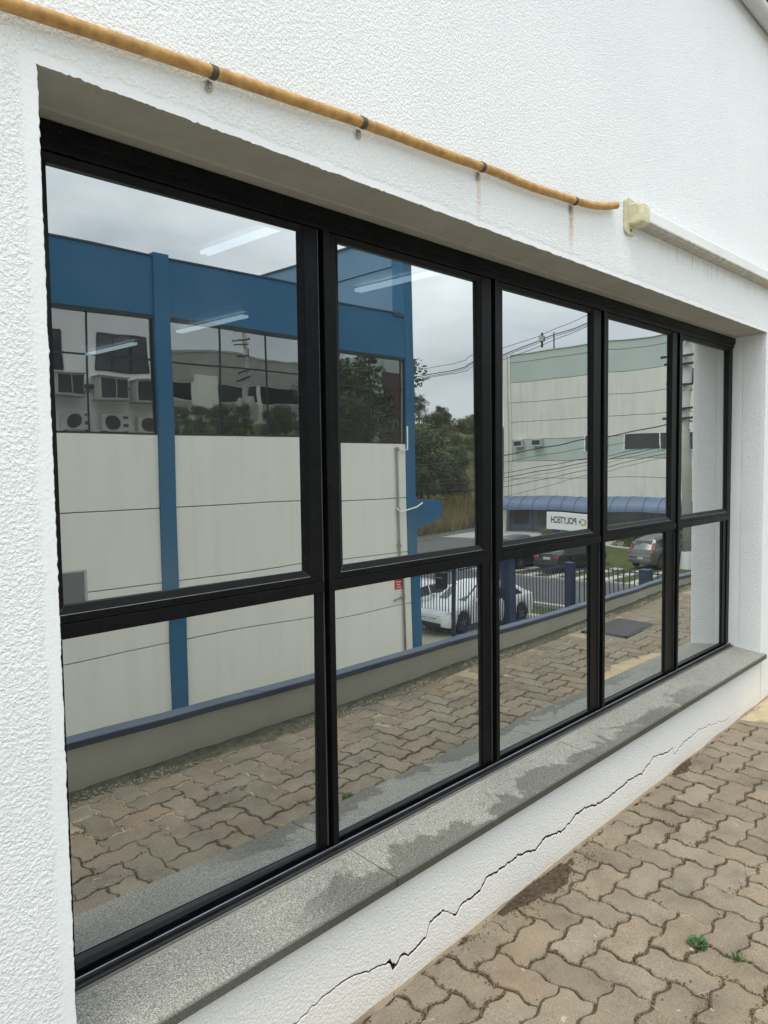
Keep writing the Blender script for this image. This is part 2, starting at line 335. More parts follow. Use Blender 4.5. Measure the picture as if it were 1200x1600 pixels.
M['carblue'] = simple('dark_blue_car_paint', (.012, .022, .05), .22, metal=.2, var=0)
M['tyre'] = simple('tyre_rubber', (.016, .016, .016), .85, var=.1)
M['rim'] = simple('alloy_rim', (.30, .30, .31), .35, metal=.8, var=0)
M['trim'] = simple('black_trim', (.014, .014, .015), .6, var=0)
M['lampred'] = simple('tail_lamp', (.20, .010, .014), .15, var=0, spec=.7)
M['lampclear'] = simple('head_lamp', (.55, .57, .58), .1, var=0, spec=.8)
M['plate'] = simple('number_plate', (.42, .43, .43), .5, var=0)
M['maroon'] = simple('maroon_wall', (.085, .038, .042), .8, var=.08, vscale=.4)
M['acwhite'] = simple('ac_casing', (.55, .545, .50), .6, var=.08)
M['acdark'] = simple('ac_grille', (.022, .024, .025), .6, var=0)
M['louvre'] = simple('grey_louvre', (.42, .42, .40), .6, var=.05)
M['room'] = simple('office_wall', (.22, .22, .20), .9, var=.05)
M['manhole'] = simple('manhole_iron', (.045, .045, .042), .75, var=.25, vscale=10, bstr=.4, bscale=60)
M['gold'] = simple('gold_logo', (.50, .38, .10), .5, var=0)
M['logogreen'] = simple('green_logo', (.04, .10, .05), .5, var=0)
M['ink'] = simple('charcoal_lettering', (.045, .05, .055), .6, var=0)
def emis(name, col, s):
    m = bpy.data.materials.new(name); m.use_nodes = True; nt = m.node_tree; nt.nodes.clear()
    o = nt.nodes.new('ShaderNodeOutputMaterial'); e = nt.nodes.new('ShaderNodeEmission'); e.inputs[0].default_value = (*col, 1); e.inputs[1].default_value = s
    nt.links.new(e.outputs[0], o.inputs[0]); return m
M['tube'] = emis('lit_fluorescent_tube', (.80, .93, 1.0), 2.3)

# ------------------------------------------------------------------ mesh helpers
def link(name, me, mats=None, parent=None, label=None, cat=None, group=None, kind=None):
    o = bpy.data.objects.new(name, me); COL.objects.link(o)
    if mats is not None and me is not None:
        for m in (mats if isinstance(mats, (list, tuple)) else [mats]): me.materials.append(m)
    if parent is not None: o.parent = parent
    if label: o['label'] = label
    if cat: o['category'] = cat
    if group: o['group'] = group
    if kind: o['kind'] = kind
    return o
def empty(name, loc=(0, 0, 0), rz=0, label=None, cat=None, group=None, kind=None):
    o = link(name, None, label=label, cat=cat, group=group, kind=kind); o.location = loc; o.rotation_euler.z = rz
    o.empty_display_size = .2
    return o
class MB:
    def __init__(s): s.v = []; s.f = []; s.mi = []
    def quad(s, *p, mi=0):
        b = len(s.v); s.v += [tuple(q) for q in p]; s.f.append(tuple(range(b, b+len(p)))); s.mi.append(mi); return s
    def box(s, x0, x1, y0, y1, z0, z1, mi=0, mat=None):
        c = [(x0, y0, z0), (x1, y0, z0), (x1, y1, z0), (x0, y1, z0), (x0, y0, z1), (x1, y0, z1), (x1, y1, z1), (x0, y1, z1)]
        if mat is not None: c = [tuple(mat @ Vector(q)) for q in c]
        b = len(s.v); s.v += c
        for q in ((0, 3, 2, 1), (4, 5, 6, 7), (0, 1, 5, 4), (1, 2, 6, 5), (2, 3, 7, 6), (3, 0, 4, 7)):
            s.f.append(tuple(b+i for i in q)); s.mi.append(mi)
        return s
    def prism(s, prof, ax, a0, a1, mi=0):
        """extrude a closed 2D profile along an axis: 'x' -> prof=(y,z), 'y' -> prof=(x,z), 'z' -> prof=(x,y)"""
        def P(u, w, t): return {'x': (t, u, w), 'y': (u, t, w), 'z': (u, w, t)}[ax]
        n = len(prof); b = len(s.v)
        s.v += [P(u, w, a0) for u, w in prof] + [P(u, w, a1) for u, w in prof]
        for i in range(n):
            j = (i+1) % n; s.f.append((b+i, b+j, b+n+j, b+n+i)); s.mi.append(mi)
        s.f.append(tuple(b+i for i in reversed(range(n)))); s.mi.append(mi)
        s.f.append(tuple(b+n+i for i in range(n))); s.mi.append(mi)
        return s
    def tube(s, path, r, seg=8, mi=0, caps=True):
        path = [Vector(q) for q in path]; rs = r if isinstance(r, (list, tuple)) else [r]*len(path)
        rings = []; prev = None
        for i, q in enumerate(path):
            d = (path[min(i+1, len(path)-1)] - path[max(i-1, 0)]).normalized()
            if prev is None:
                a = Vector((0, 0, 1)) if abs(d.z) < .9 else Vector((1, 0, 0)); u = d.cross(a).normalized()
            else:
                u = (prev - d*prev.dot(d)).normalized()
            prev = u; w = d.cross(u); b = len(s.v)
            s.v += [tuple(q + (u*math.cos(2*math.pi*k/seg) + w*math.sin(2*math.pi*k/seg))*rs[i]) for k in range(seg)]
            rings.append(b)
        for a, b in zip(rings, rings[1:]):
            for k in range(seg):
                s.f.append((a+k, a+(k+1) % seg, b+(k+1) % seg, b+k)); s.mi.append(mi)
        if caps:
            s.f.append(tuple(rings[0]+k for k in reversed(range(seg)))); s.mi.append(mi)
            s.f.append(tuple(rings[-1]+k for k in range(seg))); s.mi.append(mi)
        return s
    def lathe(s, prof, ax_o, ax_d, seg=20, mi=0):
        o = Vector(ax_o); d = Vector(ax_d).normalized(); a = Vector((0, 0, 1)) if abs(d.z) < .9 else Vector((1, 0, 0))
        u = d.cross(a).normalized(); w = d.cross(u); rings = []
        for r, t in prof:
            b = len(s.v); s.v += [tuple(o + d*t + (u*math.cos(2*math.pi*k/seg) + w*math.sin(2*math.pi*k/seg))*r) for k in range(seg)]; rings.append(b)
        for a_, b in zip(rings, rings[1:]):
            for k in range(seg): s.f.append((a_+k, a_+(k+1) % seg, b+(k+1) % seg, b+k)); s.mi.append(mi)
        s.f.append(tuple(rings[0]+k for k in reversed(range(seg)))); s.mi.append(mi)
        s.f.append(tuple(rings[-1]+k for k in range(seg))); s.mi.append(mi)
        return s
    def mesh(s, name, smooth=False, fix=True):
        me = bpy.data.meshes.new(name); me.from_pydata(s.v, [], s.f)
        if any(s.mi): me.polygons.foreach_set('material_index', s.mi)
        if fix:
            bm = bmesh.new(); bm.from_mesh(me); bmesh.ops.recalc_face_normals(bm, faces=bm.faces); bm.to_mesh(me); bm.free()
        if smooth: me.polygons.foreach_set('use_smooth', [True]*len(me.polygons))
        me.update(); return me
    def obj(s, name, mats, parent=None, smooth=False, fix=True, bev=0, **kw):
        o = link(name, s.mesh(name, smooth, fix), mats, parent, **kw)
        if bev:
            b = o.modifiers.new('bevel', 'BEVEL'); b.width = bev; b.segments = 2; b.limit_method = 'ANGLE'
        return o
def copy_tree(o, parent=None):
    c = o.copy(); COL.objects.link(c); c.parent = parent
    if parent is not None: c.matrix_parent_inverse = o.matrix_parent_inverse.copy()
    for ch in list(o.children): copy_tree(ch, c)
    return c
def gz(x): return .018*x
GZ = -3.75

# ================================================================== SETTING: ground
def smooth01(t): t = max(0., min(1., t)); return t*t*(3-2*t)
def terrain_h(x, y):
    h = GZ + 9.2*smooth01((y+2)/34.)*smooth01((x-16)/12.)          # the street climbs beyond the corner
    if y < -36: h = GZ + smooth01((-y-36)/42.)*12.*smooth01((x-32)/20.)  # hill behind the street
    return h
def build_ground():
    xs = [-250, -120, -60, -30, -15, -5, 5, 12, 15.9, 16.1] + [17+1.5*i for i in range(30)] + [64, 68, 72, 77, 82, 88, 95, 105, 120, 150, 200, 300, 500]
    ys = [-500, -300, -200, -150, -120, -100, -90, -84, -78, -73, -68, -64, -60, -57, -54, -51, -48, -46, -44, -42, -40, -38, -37, -36, -34, -30, -26, -22, -18, -14, -10, -6, -4, -2, 0, 2, 4, 6, 8, 10, 12, 15, 18, 21, 24, 27, 30, 33, 40, 50, 70, 100, 200, 400]
    m = MB()
    for x in xs:
        for y in ys: m.v.append((x, y, terrain_h(x, y) + (0.35*noise.noise(Vector((x*.13, y*.13, 0))) if (y < -42 and x > 40) else 0)))
    ny = len(ys)
    for i in range(len(xs)-1):
        for j in range(ny-1):
            x, y = xs[i], ys[j]
            mi = 0
            if x < 23 and -36 < y < -1: mi = 1
            elif y < -37 and x > 34: mi = 2 if y > -50 else 3
            m.f.append((i*ny+j, (i+1)*ny+j, (i+1)*ny+j+1, i*ny+j+1)); m.mi.append(mi)
    m.obj('ground', [M['grass'], M['yardc'], M['dryfield'], M['hillmat']], smooth=True, kind='structure')
    # street: sheet 4 mm above the ground following the slope
    m = MB(); yy = [-36+2*i for i in range(41)]
    for y in yy:
        for x in (24.6, 27, 30.4): m.v.append((x, y, terrain_h(x, y)+.012))
    for j in range(len(yy)-1):
        for i in range(2): m.f.append((j*3+i, j*3+i+1, j*3+4+i, j*3+3+i))
    m.obj('street', M['asphalt'], kind='structure', smooth=True)
    MB().box(24.3, 24.6, -33.6, -4, GZ-.1, GZ+.13).obj('kerb', M['concrete'], kind='structure')
    MB().box(30.4, 30.6, -24.6, -4, GZ-.1, GZ+.13).obj('kerb', M['concrete'], kind='structure')
    # side road past the end of the block
    MB().quad((24, -36, GZ+.016), (140, -36, GZ+.016), (140, -33.7, GZ+.016), (24, -33.7, GZ+.016)).obj('side_road', M['asphalt'], kind='structure', fix=False)
    # wheel strips on the verge across the street: each paving strip its own piece
    v = link('verge', MB().box(30.6, 44.4, -24.5, -5, GZ-.3, GZ+.02).mesh('verge'), M['grass'], kind='structure')
    me = MB().box(0, 2.1, -.26, .26, 0, .05).mesh('wheel_strip'); me.materials.append(M['yardc'])
    for k in range(14):
        for c in range(2):
            o = link('wheel_strip', me, parent=v); o.location = (30.75+c*2.4, -24.0+k*1.35, GZ+.01); o.rotation_euler.z = R(rnd.uniform(-2, 2))
    MB().box(30.6, 44.4, -33.6, -24.6, GZ-.2, GZ+.014).obj('side_road', M['asphalt'], kind='structure')
    # front yard of the green building
    MB().box(44.5, 49.9, -34, -2, GZ-.2, GZ+.05).obj('forecourt', M['concrete'], kind='structure')
build_ground()

# the raised alley: a solid terrace with pavers on top
YW = -1.673
JOINTS = []
def build_alley():
    m = MB(); x0, x1 = -6, 16
    rows = ((2, .0062), (0, .0062), (-.85, .0058), (-1.15, .0030), (-1.75, .0022))
    for y, d in rows: m.v += [(x0, y, gz(x0)-d), (x1, y, gz(x1)-d)]
    for i in range(len(rows)-1): m.f.append((i*2, i*2+1, i*2+3, i*2+2)); m.mi.append(0)
    m.quad((x0, 2, GZ-.5), (x1, 2, GZ-.5), (x1, 2, gz(x1)-.0062), (x0, 2, gz(x0)-.0062)); m.quad((x0, -1.75, GZ-.5), (x1, -1.75, GZ-.5), (x1, -1.75, gz(x1)-.0022), (x0, -1.75, gz(x0)-.0022)); m.quad((x1, 2, GZ-.5), (x1, -1.75, GZ-.5), (x1, -1.75, gz(x1)-.01), (x1, 2, gz(x1)-.01))
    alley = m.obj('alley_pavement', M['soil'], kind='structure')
    # ---- interlocking pavers in a herringbone
    a = .127; A = .0092
    def outline(horizontal):
        L, Wd = (2*a, a) if horizontal else (a, 2*a)
        c = [(0, 0), (L, 0), (L, Wd), (0, Wd)]; pts = []
        for i in range(4):
            p, q = Vector(c[i]), Vector(c[(i+1) % 4]); d = q-p; n = max(1, round(d.length/a)); dn = d.normalized(); out = Vector((dn.y, -dn.x))
            for k in range(n):
                s = p + d*(k/n)
                for t, o in ((0, 0), (.2, -A), (.36, -A), (.64, A), (.8, A)): pts.append(s + d*(t/n) + out*o)
        cx, cy = L/2, Wd/2; g = .0042
        return [((q.x-cx)*(1-2*g/L), (q.y-cy)*(1-2*g/Wd)) for q in pts]
    def paver_mesh(h, sd):
        r_ = random.Random(sd); o = outline(h); n = len(o); m = MB()
        o = [(x*(1-(.012 if r_.random() < .08 else 0))+r_.uniform(-.0012, .0012), y*(1-(.02 if r_.random() < .08 else 0))+r_.uniform(-.0012, .0012)) for x, y in o]
        L, Wd = (2*a, a) if h else (a, 2*a)
        ch = r_.uniform(.003, .0065)
        top = [(x*(1-2*ch/L), y*(1-2*ch/Wd), 0) for x, y in o]
        m.v = top + [(x, y, -.004) for x, y in o] + [(x, y, -.035) for x, y in o]
        m.f.append(tuple(range(n))); m.mi.append(0)
        for r in range(2):
            for i in range(n):
                j = (i+1) % n; m.f.append((r*n+i, (r+1)*n+i, (r+1)*n+j, r*n+j)); m.mi.append(0)
        me = m.mesh('paver'); me.materials.append(M['paver']); return me
    MH, MV = [paver_mesh(True, q) for q in range(6)], [paver_mesh(False, 50+q) for q in range(6)]
    tiles = []
    X0, Y0 = 1.667, -.387
    for i in range(-40, 60):
        for j in range(-40, 60):
            ox, oy = X0 + (i + 4*j)*a, Y0 - i*a
            tiles.append((ox + a, oy - a/2, True)); tiles.append((ox - a/2, oy - a, False))
    cam = Vector((CAMP['x'], CAMP['y'], CAMP['z'])); fw = Vector((math.cos(CAMP['yaw']), math.sin(CAMP['yaw']), -.065))
    def score(x, y):
        s = 0
        for yy in (y, .48-y):                       # seen directly, and in the window
            d = Vector((x, yy, gz(x))) - cam; dep = d.dot(fw)
            if dep < .3: continue
            rx = d.dot(Vector((math.sin(CAMP['yaw']), -math.cos(CAMP['yaw']), 0)))/dep; ry = (d.z - dep*(-.065))/dep
            if abs(rx) > .53 or abs(ry) > .70: continue
            if yy > 0 and (x > 9 or yy < .5): continue
            w = abs(d.normalized().z)/dep**2
            s = max(s, w*(1 if yy <= 0 else .8))
        return s
    T = []
    for x, y, h in tiles:
        if not (-4 < x < 14 and YW-.13 < y < .13): continue
        T.append((score(x, y), x, y, h))
    T.sort(reverse=True)
    for s, x, y, h in T:
        if .4 < x < 5.3 and y > -1.35:
            o = outline(h); JOINTS.append([(x+px*1.016, y+py*1.016) for px, py in o])
    def place(x, y):
        z = gz(x) + .004*noise.noise(Vector((x*1.7, y*1.7, 3))) + rnd.uniform(-.0026, .0026)
        return Vector((x+rnd.uniform(-.0015, .0015), y+rnd.uniform(-.0015, .0015), z+.001)), (R(rnd.uniform(-1, 1)), R(rnd.uniform(-1, 1))-.018, R(rnd.uniform(-1.4, 1.4)))
    for s, x, y, h in T[:299]:
        o = link('paver', rnd.choice(MH if h else MV), parent=alley); o.location, o.rotation_euler = place(x, y)
    rest = MB()
    from mathutils import Euler
    for s, x, y, h in T[299:]:
        p, e = place(x, y); mt = Matrix.Translation(p) @ Euler(e).to_matrix().to_4x4(); me = rnd.choice(MH if h else MV)
        b = len(rest.v); rest.v += [tuple(mt @ v.co) for v in me.vertices]
        for pl in me.polygons: rest.f.append(tuple(b+i for i in pl.vertices)); rest.mi.append(0)
    rest.obj('paver_field', M['paver'], alley, fix=False, kind='stuff')
    return alley
build_alley()

def mound(name, pts, z, h, mat, n=3, **kw):
    """a low irregular patch following an outline, rising to h in its middle"""
    P = [Vector(p) for p in pts]; c = sum(P, Vector((0, 0)))/len(P); D = []
    for i in range(len(P)):
        p, q = P[i], P[(i+1) % len(P)]
        for t in (0, .33, .66):
            r = p.lerp(q, t); r = r + (r-c).normalized()*rnd.uniform(-.014, .010); D.append(r)
    m = MB(); N = len(D)
    for k in range(n+1):
        f = 1-k/(n+1)
        for r in D:
            q = c + (r-c)*f
            m.v.append((q.x, q.y, z(q.x) + h*(0 if k == 0 else (k/(n))**.6) + (0 if k == 0 else rnd.uniform(-.0015, .0015))))
    m.v.append((c.x, c.y, z(c.x)+h))
    for k in range(n):
        for i in range(N): m.f.append((k*N+i, k*N+(i+1) % N, (k+1)*N+(i+1) % N, (k+1)*N+i)); m.mi.append(0)
    for i in range(N): m.f.append((n*N+i, n*N+(i+1) % N, len(m.v)-1)); m.mi.append(0)
    return m.obj(name, mat, smooth=True, **kw)
zt = lambda x: gz(x) + .0015
mound('soil_patch', [(1.594, .012), (1.819, .012), (2.172, .012), (2.203, -.024), (2.144, -.084), (2.048, -.078), (1.944, -.113), (1.844, -.11), (1.793, -.08), (1.718, -.073), (1.66, -.042), (1.593, -.033)], zt, .006, M['wetsoil'], kind='stuff')
mound('soil_patch', [(3.217, .015), (3.376, .015), (3.528, .015), (3.535, -.006), (3.446, -.04), (3.296, -.063), (3.211, -.029)], zt, .006, M['wetsoil'], kind='stuff')
mound('soil_patch', [(1.345, .008), (1.389, .011), (1.425, .0), (1.405, -.022), (1.378, -.021)], zt, .005, M['wetsoil'], kind='stuff')
mound('sand_patch', [(4.25, .012), (4.6, .012), (5.7, .012), (5.75, -.3), (5.45, -.62), (4.9, -.72), (4.42, -.62), (4.35, -.30), (4.30, -.12)], zt, .014, M['sand'], kind='stuff')
# mortar fillet at the foot of the wall
def fillet():
    m = MB(); n = 160
    for i in range(n+1):
        x = -.5 + i*(6.0/n); w = .012 + .014*noise.noise(Vector((x*3.1, 0, 5))) + .010*noise.noise(Vector((x*14, 0, 5)))
        h = .012 + .010*noise.noise(Vector((x*4, 2, 1)))
        m.v += [(x, .004, gz(x)+max(.006, h)), (x, -max(.003, w)*.5, gz(x)+.006), (x, -max(.004, w), gz(x)-.002)]
    for i in range(n):
        for k in range(2): m.f.append((i*3+k, i*3+k+1, i*3+k+4, i*3+k+3)); m.mi.append(0)
    m.obj('mortar_fillet', M['mortar'], smooth=True, kind='stuff')
fillet()
def clutter():
    # grit lying in the joints, straw, weeds
    m = MB()
    def joint_point(j=.003):
        o = rnd.choice(JOINTS); i = rnd.randrange(len(o)); p, q = o[i], o[(i+1) % len(o)]; t = rnd.random()
        return p[0]+(q[0]-p[0])*t+rnd.gauss(0, j), p[1]+(q[1]-p[1])*t+rnd.gauss(0, j)
    n = 0
    while n < 26000:
        x, y = joint_point(.0042 if rnd.random() < .8 else .012)
        if y > -.005 or noise.noise(Vector((x*2.6, y*2.6, 9)))*.7+noise.noise(Vector((x*11, y*11, 2)))*.6 < rnd.uniform(-.35, .4): continue
        n += 1
        s = rnd.uniform(.0012, .0052); z = gz(x)+rnd.uniform(-.004, .0030); b = len(m.v)
        m.v += [(x-s, y-s*.7, z), (x+s, y-s*.5, z), (x, y+s, z), (x+rnd.uniform(-.3, .3)*s, y, z+s*1.1)]
        m.f += [(b, b+1, b+3), (b+1, b+2, b+3), (b+2, b, b+3)]; m.mi += [0]*3
    for cx, cy, rx, ry, n in ((1.93, -.05, .33, .075, 900), (3.36, -.02, .19, .05, 350), (1.40, -.01, .07, .03, 90)):
        for _ in range(n):
            x, y = cx+rnd.gauss(0, .55)*rx, min(-.004, cy+rnd.gauss(0, .6)*ry); s = rnd.uniform(.0012, .0045); z = gz(x)+rnd.uniform(.002, .006); b = len(m.v)
            m.v += [(x-s, y-s*.7, z), (x+s, y-s*.5, z), (x, y+s, z), (x, y, z+s*1.1)]
            m.f += [(b, b+1, b+3), (b+1, b+2, b+3), (b+2, b, b+3)]; m.mi += [0]*3
    m.obj('joint_grit', M['debris'], fix=False, kind='stuff')
    m = MB(); n = 0
    while n < 800:
        x, y = joint_point(.005)
        if noise.noise(Vector((x*2.1, y*2.1, 4))) < rnd.uniform(-.2, .35): continue
        n += 1
        an = rnd.uniform(0, 6.28); L = rnd.uniform(.012, .055) if rnd.random() < .93 else rnd.uniform(.06, .11); z = gz(x)+.001
        mid = Vector((x+math.cos(an)*L*.5, y+math.sin(an)*L*.5, z+rnd.uniform(.001, .008))); end = Vector((x+math.cos(an+.12)*L, y+math.sin(an+.12)*L, z+rnd.uniform(0, .008)))
        m.tube([(x, y, z), mid, end], [.0007, .0006, .0003], 3)
    m.obj('straw', M['drygrass'], fix=False, kind='stuff')
    def weed(cx, cy, nleaf, rad, name, lab, tuft=False):
        m = MB()
        for _ in range(nleaf):
            an = rnd.uniform(0, 6.28); rr = rad*math.sqrt(rnd.random()); x = cx+math.cos(an)*rr; y = cy+math.sin(an)*rr
            z = gz(cx)+.002+rnd.uniform(0, .028)*(1-rr/rad*.6)
            d = Vector((math.cos(an), math.sin(an), rnd.uniform(-.1, .6))).normalized(); sd = d.cross(Vector((0, 0, 1))).normalized()
            L = rnd.uniform(.009, .016) if not tuft else rnd.uniform(.02, .045); w = L*.38 if not tuft else .0014
            if tuft: d = Vector((math.cos(an)*.6, math.sin(an)*.6, 1)).normalized(); z = gz(cx); x = cx+math.cos(an)*rr*.3; y = cy+math.sin(an)*rr*.3
            o = Vector((x, y, z)); b = len(m.v)
            m.v += [tuple(o), tuple(o+d*L*.5+sd*w+Vector((0, 0, .002))), tuple(o+d*L), tuple(o+d*L*.5-sd*w+Vector((0, 0, .002))), tuple(o+d*L*.5-Vector((0, 0, .0008)))]
            m.f += [(b, b+1, b+4), (b+1, b+2, b+4), (b+2, b+3, b+4), (b+3, b, b+4)]; m.mi += [0]*4
        t = empty(name, (0, 0, 0), label=lab, cat='weed')
        m.obj('leaf_cluster', M['weed'], t, fix=False)
        MB().tube([(cx, cy, gz(cx)-.01), (cx+.004, cy, gz(cx)+.02)], .0015, 5).obj('stem', M['weed'], t)
    weed(1.905, -.642, 120, .028, 'weed', 'small bright green leafy weed growing in a joint between pavers')
    weed(1.905, -.778, 26, .03, 'grass_tuft', 'thin tuft of green grass blades in a joint near the right edge', True)
clutter()

# ================================================================== OUR BUILDING
WB = empty('white_building', (0, 0, 0), label='white textured stucco building with a long black ribbon window and a cracked base', cat='building')
XB1, ZB1, YB1 = 14.75, 7.4, 16.0
YF = .187; YGL = .24
CRACK = [(.55, .13), (.638, .154), (.70, .168), (.763, .176), (.829, .175), (.898, .158), (.955, .145), (1.015, .132), (1.026, .106), (1.045, .112), (1.07, .125), (1.108, .111), (1.157, .12), (1.194, .131), (1.215, .169), (1.256, .174), (1.288, .183), (1.313, .162), (1.356, .131), (1.386, .15), (1.443, .158), (1.502, .154), (1.542, .188), (1.604, .187), (1.668, .186), (1.734, .19), (1.802, .181), (1.887, .164), (1.936, .183), (1.961, .187), (2.1, .162), (2.17, .179), (2.22, .198), (2.352, .186), (2.382, .173), (2.538, .168), (2.738, .181), (2.867, .172), (2.933, .188), (3.008, .215), (3.127, .193), (3.243, .187), (3.269, .151), (3.407, .179), (3.62, .19), (3.788, .172), (4.043, .132)]
def build_wall():
    m = MB()
    jag = lambda t, s=1.: s*(.0022*noise.noise(Vector((t*17, 1, 0))) + .0022*noise.noise(Vector((t*75, 4, 0))) + .0030*max(0, noise.noise(Vector((t*160, 9, 0)))-.15))
    # left of the opening: edge ragged, bends 3 cm into the reveal
    zs = [-.2 + i*.006 for i in range(int((ZL+.2)/.006)+1)] + [ZL]
    def strip(cols, mi=0):
        n = len(cols[0]); b = len(m.v)
        for c in cols: m.v.extend(c)
        for i in range(len(cols)-1):
            for j in range(n-1): m.f.append((b+i*n+j, b+(i+1)*n+j, b+(i+1)*n+j+1, b+i*n+j+1)); m.mi.append(mi)
    el = lambda z: jag(z)
    strip([[(-5, 0, z) for z in zs], [(-.02, 0, z) for z in zs], [(el(z)-.002, .0, z) for z in zs], [(el(z)+.0015, .006, z) for z in zs], [(.0, .03, z) for z in zs], [(0, .32, z) for z in zs]])
    # above: lower edge ragged
    xs = [i*.006 for i in range(int(WX1/.006)+1)] + [WX1]
    et = lambda x: ZL + jag(x+40, 1.25)
    strip([[(x, 0, ZB1) for x in xs], [(x, 0, 2.60) for x in xs], [(x, 0, et(x)) for x in xs]])
    # soffit (unpainted render, sloping up a little to the frame)
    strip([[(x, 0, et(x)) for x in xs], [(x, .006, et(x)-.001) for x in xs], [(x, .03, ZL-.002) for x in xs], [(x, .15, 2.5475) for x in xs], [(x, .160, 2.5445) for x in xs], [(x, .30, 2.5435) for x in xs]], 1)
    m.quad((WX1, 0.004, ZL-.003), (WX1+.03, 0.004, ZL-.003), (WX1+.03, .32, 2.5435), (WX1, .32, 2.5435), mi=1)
    # right of the opening and its reveal
    zr = [ZSILL-.03 + i*.05 for i in range(44)]; zr = [z for z in zr if z < ZL] + [ZL]
    er = lambda z: WX1 + .35*jag(z+90)
    strip([[(XB1, 0, z) for z in zr], [(er(z)+.004, 0, z) for z in zr], [(er(z), .005, z) for z in zr], [(WX1+.001, .03, z) for z in zr], [(WX1+.018, .15, z) for z in zr], [(WX1+.025, .22, z) for z in zr], [(WX1+.025, .32, z) for z in zr]])
    # corners above left and right
    m.quad((-5, 0, ZL), (0, 0, ZL), (0, 0, ZB1), (-5, 0, ZB1)); m.quad((WX1, 0, ZL), (XB1, 0, ZL), (XB1, 0, ZB1), (WX1, 0, ZB1))
    # right of the window below sill level
    m.quad((WX1, 0, -.2), (XB1, 0, -.2), (XB1, 0, ZSILL-.03), (WX1, 0, ZSILL-.03))
    # ends, back, roof
    m.quad((XB1, 0, -4.5), (XB1, YB1, -4.5), (XB1, YB1, ZB1), (XB1, 0, ZB1)); m.quad((-5, 0, -.5), (-5, YB1, -.5), (-5, YB1, ZB1), (-5, 0, ZB1))
    m.quad((-5, YB1, -4.5), (XB1, YB1, -4.5), (XB1, YB1, ZB1), (-5, YB1, ZB1))
    m.quad((-5, 0, ZB1), (XB1, 0, ZB1), (XB1, YB1, ZB1), (-5, YB1, ZB1), mi=1)
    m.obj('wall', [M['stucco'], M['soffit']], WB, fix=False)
    # cracked base below the sill: upper and lower plaster with a real gap between
    pts = []
    for (xa, za), (xb, zb) in zip(CRACK, CRACK[1:]):
        n = max(2, int((xb-xa)/.006))
        for k in range(n):
            t = k/n; x = xa+(xb-xa)*t
            j = .010*noise.noise(Vector((x*19, 0, 2))) + .0065*noise.noise(Vector((x*55, 3, 2))) + .004*noise.noise(Vector((x*140, 5, 2)))
            pts.append((x, za+(zb-za)*t+j))
    pts.append(CRACK[-1])
    def width(x):
        if x < .60: return .0004
        w = .0076 + .0030*noise.noise(Vector((x*11, 0, 0))) + .0036*noise.noise(Vector((x*70, 0, 0)))
        if x < 1.0: w *= .30+.35*(x-.6)/.4
        if x > 2.6: w *= max(.28, 1-(x-2.6)*.55)
        if 1.29 < x < 1.34: w *= .35
        if abs(x-1.026) < .012: w *= 2.6
        return max(.0007, w)
    up, lo = MB(), MB()
    allx = [(-.0, .10)] + [(.1*i, .10+.03*i/5) for i in range(1, 5)] + pts + [(4.043+.13*i, .132-.004*i) for i in range(1, 6)]
    g = [width(x) if .55 < x < 4.05 else 0 for x, z in allx]
    ztop = ZSILL-.024
    lip = .0025
    for (x, z), w in zip(allx, g):
        up.v += [(x, 0, ztop), (x, 0, (z+ztop)/2), (x, 0, z+w/2+lip), (x, .0015, z+w/2), (x, .05, z+w/2)]
        lo.v += [(x, .05, z-w/2), (x, .0015 - .001, z-w/2), (x, -.0008, z-w/2-lip), (x, 0, z*.5), (x, .0, -.2)]
    for mm in (up, lo):
        for i in range(len(allx)-1):
            for k in range(4): mm.f.append((i*5+k, i*5+k+1, i*5+k+6, i*5+k+5)); mm.mi.append(1 if k == (3 if mm is up else 0) else 0)
    up.obj('plinth_upper_plaster', [M['stucco'], M['crack_dark']], WB, fix=False); lo.obj('plinth_lower_plaster', [M['stucco'], M['crack_dark']], WB, fix=False)
    MB().box(0.0, WX1, .05, .30, -.2, ztop-.01).obj('plinth_core', M['crack_dark'], WB)
build_wall()

def build_sill():
    edges = [-.012, 1.02, 2.352, 3.52, WX1+.024]
    for a, b in zip(edges, edges[1:]):
        m = MB(); e = .0022
        prof = [(.30, .452), (.187, .4405), (-.024, ZSILL), (-.030, ZSILL-.005), (-.030, ZSILL-.030), (-.026, ZSILL-.034), (.30, ZSILL-.034)]
        m.prism(prof, 'x', a+e, b-e)
        m.obj('sill_slab', M['granite'], WB)
    # the ears of the sill in front of the wall stop the stucco below; thin dirt line behind the slabs
    MB().box(-.01, WX1, .180, .189, .430, .4445).obj('sill_sealant', M['sealant'], WB)
build_sill()

